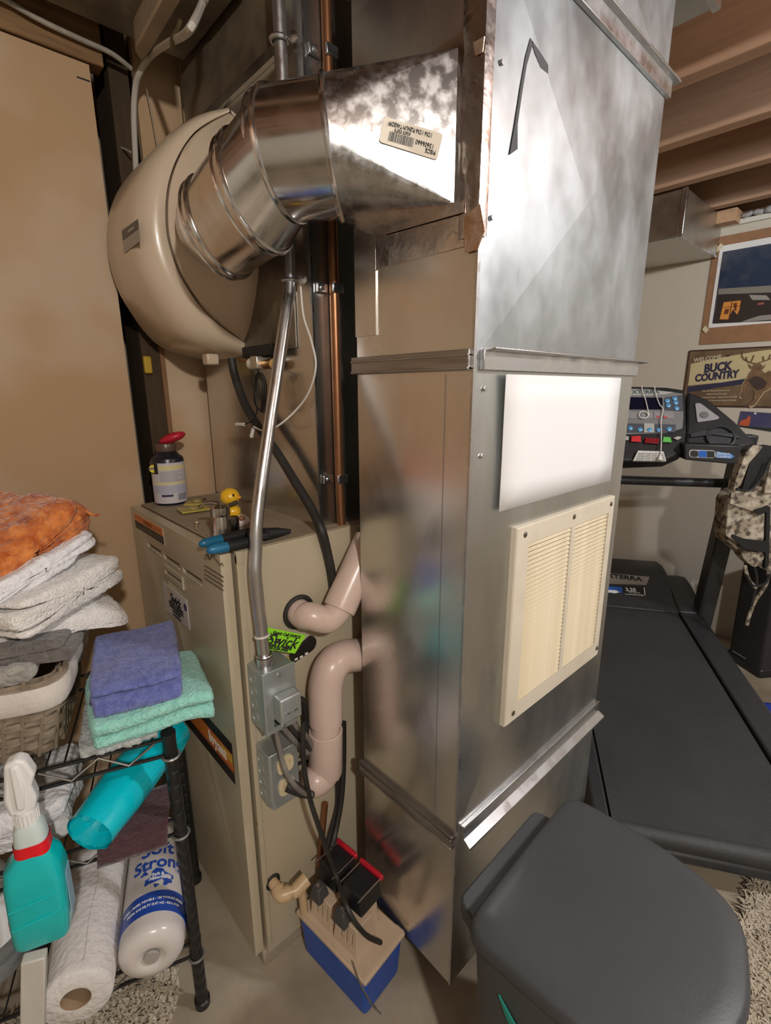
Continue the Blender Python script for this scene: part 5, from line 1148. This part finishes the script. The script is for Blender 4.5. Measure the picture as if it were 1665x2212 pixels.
cpoly('button_field', [(1436, 858), (1474, 853), (1475, 888), (1436, 885)], mat('slate_grey', (.075, .08, .10), .4), cb, .005, .002, rd=.004)
cpoly('control_field', [(1340, 914), (1460, 917), (1458, 934), (1340, 934)], mat('slate_grey', (.075, .08, .10), .4), cb, .005, .002, rd=.004)
cpoly('centre_field', [(1391, 914), (1413, 915), (1413, 934), (1391, 934)], CLG, cb, .006, .002)
BB = mat('blue_button', (.10, .33, .60), .3, coat=.3)
for (x, y) in ((1441, 866), (1443, 876), (1457, 861), (1459, 870), (1461, 882), (1361, 925), (1382, 928), (1403, 929), (1423, 929), (1445, 927), (1342, 924)):
    c = hc(x, y, .006); G().lathe([(.0075, 0), (.0075, .0015), (.005, .003), (0, .0035)], c, CN, 14).build('button', BB, cb)
cpoly('stop_button', [(1364, 942), (1384, 941), (1384, 954), (1363, 953)], mat('red_button', (.62, .03, .04), .35), cb, .009, .006, .001)
cpoly('start_button', [(1433, 943), (1448, 944), (1451, 955), (1431, 954)], mat('green_button', (.12, .50, .10), .35), cb, .009, .006, .001)
cpoly('key_slot', [(1394, 945), (1424, 947), (1422, 958), (1392, 956)], mat('dark_red', (.22, .008, .015), .3), cb, .009, .006, .001)
cpoly('side_button', [(1454, 946), (1464, 942), (1473, 944), (1464, 950)], CLG, cb, .008, .004, .001); cpoly('side_button', [(1340, 942), (1358, 942), (1358, 950), (1340, 950)], CLG, cb, .008, .004, .001)
vn = cpoly('fan_vent', [(1378, 973), (1433, 975), (1439, 996), (1367, 995)], mat('vent_silver', (.62, .62, .60), .35), cb, .012, .006, .001)
vsl = G()
for k in range(5): vsl.prism([hc(a_, b_, .014) for a_, b_ in ((1378 - k * 1.6, 977.5 + k * 3.6), (1433 + k * 1, 979 + k * 3.5), (1433 + k * 1, 980.3 + k * 3.5), (1378 - k * 1.6, 979 + k * 3.6))], -CN * .02)
carve(vn, vsl)
for k in (0, 1, 2): cpoly('vent_bar', [(1392 + k * 13, 974), (1393.5 + k * 13, 974), (1391 + k * 14, 996), (1389.5 + k * 14, 996)], mat('vent_silver', (.62, .62, .60), .35), vn, .0130, .0008)
wg = cpoly('tray_wing', [(1484, 844), (1530, 862), (1588, 910), (1634, 958), (1600, 968), (1482, 962)], BLACK, tm, -.004, .05, .008)
cpoly('wing_speaker', [(1501, 871), (1512, 870), (1555, 902), (1548, 906), (1506, 912)], mat('speaker_grey', (.30, .30, .31), .5), wg, .0, .003, .001, rd=.005)
c = hc(1521, 896, .0015); G().lathe([(.012, 0), (.012, .001), (0, .0012)], c, CN, 20).build('speaker_mesh', mat('mesh_grey', (.14, .14, .145), .7), wg)
c = hc(1555, 946, -.003); G().lathe([(.040, 0), (.040, .008), (.034, .009), (.033, -.02), (0, -.02)], c, CN, 28).build('cup_holder', TB, wg)
cpoly('tray_ridge', [(1490, 936), (1520, 928), (1590, 936), (1600, 946), (1540, 938), (1492, 944)], TB, wg, .004, .006, .002)
sk = hit(1540, 980, tw(1.66, .6, .9), TU)
def hs(px, py, off=0): return hit(px, py, tw(1.655 - off, .6, .9), TU)
skt = G().prism([hs(*p) for p in ((1478, 958), (1604, 963), (1592, 1004), (1478, 993))], TU * .06).build('tray_front', BLACK, tm, bevel=.004)
G().prism(round_poly([hs(*p, .002) for p in ((1488, 971), (1546, 973), (1546, 990), (1488, 988))], .016, 6), TU * .0015).build('sticker', mat('sticker_grey', (.45, .45, .44), .4), skt, smooth=0)
G().prism(round_poly([hs(*p, .003) for p in ((1491, 973), (1508, 973.5), (1508, 987.5), (1491, 987))], .008, 4), TU * .001).build('sticker_field', INK, skt, smooth=0)
G().prism([hs(*p, .003) for p in ((1509, 973.5), (1526, 974), (1526, 988), (1509, 987.5))], TU * .001).build('sticker_field', mat('blue_sticker', (.02, .12, .5), .35), skt, smooth=0)
G().prism([hs(*p, .003) for p in ((1527, 974), (1543, 975), (1543, 988.5), (1527, 988))], TU * .001).build('sticker_field', INK, skt, smooth=0)
G().prism([hs(*p, .003) for p in ((1547, 975), (1578, 980), (1586, 986), (1578, 991), (1547, 989))], TU * .001).build('sticker_field', mat('pale_blue_sticker', (.08, .25, .6), .35), skt, smooth=0)
text('lettering', 'Motion', .012, hs(1562, 980, .004), TV, V((0, 0, 1)), WHITE, skt); text('lettering', 'Control', .012, hs(1562, 986, .004), TV, V((0, 0, 1)), WHITE, skt)
# white cords draped on the console
ec = thing('earphone_cord', 'thin white earphone cord draped over the treadmill console', 'cord', hc(1420, 990, .02))
G().tube(smooth_path([hc(1386, 834, -.01), hc(1386, 832, .006), hc(1387, 845, .010), hc(1393, 860, .010), hc(1398, 880, .011), hc(1402, 898, .011)], 4), .0016, 6).build('cord', WIREW, ec)
cc = hc(1390, 896, .011); G().torus(cc, CN, .013, .0016, 20, 6).build('cord_loop', WHITEP, ec)
G().tube(smooth_path([hc(1413, 834, -.01), hc(1413, 833, .006), hc(1416, 850, .010), hc(1424, 873, .011), hc(1432, 884, .011), hc(1428, 905, .011), hc(1428, 930, .011), hc(1428, 960, .013), hc(1426, 990, .020)], 4), .0016, 6).build('cord', WIREW, ec)
G().tube([hc(1426, 985, .020), hc(1424, 995, .020)], [.004, .007], 10).build('clip', WHITEP, ec)
# weight vest hanging on the treadmill arm
CAMO = mat('digital_camo', (.30, .255, .185), .9, c2=(.085, .065, .048), scale=55, detail=1, lo=.46, hi=.56, c3=(.50, .45, .36), s3=38, bump=.3, bscale=200)
VN = V((-C_FWD.x, -C_FWD.y, 0)).normalized(); VP_ = tw(1.78, .84, .7)
def hv(px, py, off=0): return hit(px, py, VP_ + VN * off, VN)
vs = thing('weight_vest', 'camouflage weight vest hanging from the treadmill arm', 'vest', hv(1650, 1340))
def vp(name, px, m, off, th, bev=.008, rd=.012, par=vs):
    pts = round_poly([hv(a, b, off) for a, b in px], rd, 3); return G().prism(pts, -VN * th).build(name, m, par, bevel=bev, segs=3)
bd_ = vp('body_panel', [(1588, 1062), (1652, 1050), (1740, 1055), (1748, 1200), (1720, 1260), (1640, 1226), (1602, 1196), (1566, 1166), (1572, 1080)], CAMO, .0, .06, .014)
vp('pouch', [(1574, 1072), (1640, 1076), (1652, 1100), (1650, 1168), (1600, 1178), (1567, 1158)], CAMO, .022, .03, .008)
vp('pouch_flap', [(1580, 1064), (1650, 1082), (1650, 1106), (1622, 1104), (1576, 1088)], CAMO, .030, .012, .003, .004)
vp('lower_pouch', [(1598, 1188), (1652, 1196), (1648, 1214), (1630, 1228), (1606, 1208)], CAMO, .012, .04, .008)
vp('strap_band', [(1608, 1164), (1657, 1170), (1652, 1194), (1608, 1186), (1580, 1160), (1582, 1154)], BLACKM, .026, .01, .002, .003)
vp('strap_band', [(1628, 1102), (1660, 1092), (1660, 1104), (1640, 1112)], BLACKM, .034, .006, .002, .002)
vp('side_seam', [(1656, 1095), (1664, 1095), (1660, 1230), (1652, 1228)], BLACKM, .012, .02, .003, .002)
def vt(name, pts, r, m): return G().tube(smooth_path([hv(a, b, o_) for a, b, o_ in pts], 5), r, 8).build(name, m, vs)
vp('shoulder_strap', [(1610, 980), (1626, 962), (1648, 964), (1640, 975), (1618, 1000), (1600, 1048), (1584, 1062), (1588, 1040)], CAMO, .018, .03, .006, .006)
vp('strap_lining', [(1634, 968), (1665, 962), (1690, 975), (1660, 1010), (1620, 1062), (1603, 1058), (1618, 1004)], BLACKM, .004, .03, .006, .006)
vp('shoulder_strap', [(1668, 985), (1700, 980), (1740, 1060), (1650, 1066), (1655, 1040)], CAMO, .012, .03, .006, .006)
vt('cord', [(1590, 1056, .022), (1620, 1058, .024), (1645, 1030, .024), (1662, 995, .022)], .0035, BLACKM)
vt('dangling_strap', [(1608, 1222, .015), (1616, 1250, .015), (1632, 1270, .02)], .006, CAMO); vt('dangling_strap', [(1660, 1225, .015), (1655, 1260, .015), (1630, 1300, .02), (1618, 1330, .02), (1613, 1350, .02)], .0055, CAMO)
vt('dangling_strap', [(1630, 1228, .02), (1634, 1255, .02), (1626, 1290, .02), (1622, 1310, .02)], .005, BLACKM); vt('dangling_strap', [(1610, 1240, .016), (1625, 1264, .02), (1650, 1262, .02), (1662, 1240, .018)], .005, BLACKM)
# black case behind the vest
A = V((2.211, .378, 0)); B = V((2.127, .255, 0)); e = (B - A).normalized(); n_ = V((-e.y, e.x, 0)); n_ = n_ if n_.x > 0 else -n_
cs = thing('black_equipment_case', 'black fabric equipment case standing on the floor behind the vest', 'case', (A + B) / 2)
G().prism(round_poly([A + V((0, 0, .02)), B + V((0, 0, .02)), B + n_ * .12 + V((0, 0, .02)), A + n_ * .12 + V((0, 0, .02))], .015), V((0.02, 0.01, .40))).build('body', mat('black_fabric', (.020, .018, .020), .8, c2=(.028, .025, .028), scale=80), cs, bevel=.004)
G().prism(round_poly([A - e * .006 - n_ * .005, B + e * .006 - n_ * .005, B + e * .006 + n_ * .125, A - e * .006 + n_ * .125], .015), V((0, 0, .035))).build('base', BLACK, cs, bevel=.006)
G().tube([A.lerp(B, .15) - n_ * .003 + V((0, 0, .042)), A.lerp(B, .55) - n_ * .003 + V((0, 0, .042))], .0015, 6).build('edge_mark', mat('grey_mark', (.3, .3, .3), .5), cs)
tag(G().ball(oZ(1662, 1548, .045), .042, .042, .042, 24, 16).build('blue_ball', mat('blue_ball', (.02, .05, .33), .4)), 'blue ball on the floor at the right edge of the treadmill', 'ball')
bx_ = thing('blue_flat_box', 'blue and white flat package on the floor between the bin and treadmill', 'package', (1.12, .41, 0))
G().obox((1.12, .405, .012), TU, TV, (0, 0, 1), .045, .035, .012).build('carton', mat('blue_carton', (.03, .10, .42), .4), bx_, bevel=.003)
G().obox((1.12, .405, .0245), TU, TV, (0, 0, 1), .044, .034, .001).build('white_rim', WHITE, bx_)
G().obox((1.12, .405, .0252), TU, TV, (0, 0, 1), .038, .028, .001).build('print', mat('pale_blue_carton', (.14, .30, .62), .4), bx_)
# ------------------------------------------------------------------ trash bin
bn = thing('trash_bin', 'black plastic trash bin with a closed rounded lid beside the duct', 'trash bin', (.52, .16, 0))
BIN = mat('bin_plastic', (.052, .056, .062), .46, c2=(.062, .066, .072), scale=3, bump=.06, bscale=300)
out = [(.374, .276, 0), (.664, .286, 0), (.674, .150, 0), (.650, .045, 0), (.52, .010, 0), (.42, .045, 0), (.385, .12, 0)]
rad = [.035, .035, .06, .06, .08, .05, .05]
def bl(k, z):
    c = V((.52, .16, 0)); return [c + (p - c) * k + V((0, 0, z)) for p in round_poly(out, rad, 6)]
G().loft([bl(.985, .398), bl(1.0, .401), bl(1.0, .410), bl(.985, .4165), bl(.95, .4195), bl(.80, .4225), bl(.40, .4245), bl(.02, .425)]).build('lid', BIN, bn, smooth=60)
G().loft([bl(.80, 0), bl(.82, .01), bl(.945, .37), bl(.955, .378), bl(.955, .398)]).build('body', BIN, bn, smooth=50)
G().prism(round_poly([(.400, .270, .372), (.618, .280, .372), (.612, .316, .372), (.412, .309, .372)], .012), (0, 0, .026)).build('hinge_housing', BIN, bn, bevel=.004, segs=3)
gb_ = [oX(1076, 2150, .383), oX(1110, 2212, .385), oX(1140, 2250, .39), oX(1120, 2250, .39), oX(1095, 2205, .385)]
G().prism(gb_, (.002, 0, 0)).build('teal_strip', mat('teal_strip_tone', (.02, .30, .25), .3), bn)  # thin teal strip down the left side of the bin
# ------------------------------------------------------------------ shag rug
ol = [oZ(x, y, 0) for x, y in ((1640, 1905), (1622, 1930), (1602, 1995), (1575, 2100), (1540, 2212))]
shag('shag_rug', 'cream shag rug lying on the floor between the bin and the treadmill', [(p.x, p.y, 0) for p in ol] + [(.68, .03, 0), (.68, -.30, 0), (1.185, -.30, 0), (1.185, .02, 0)], .022, 16000, 6)
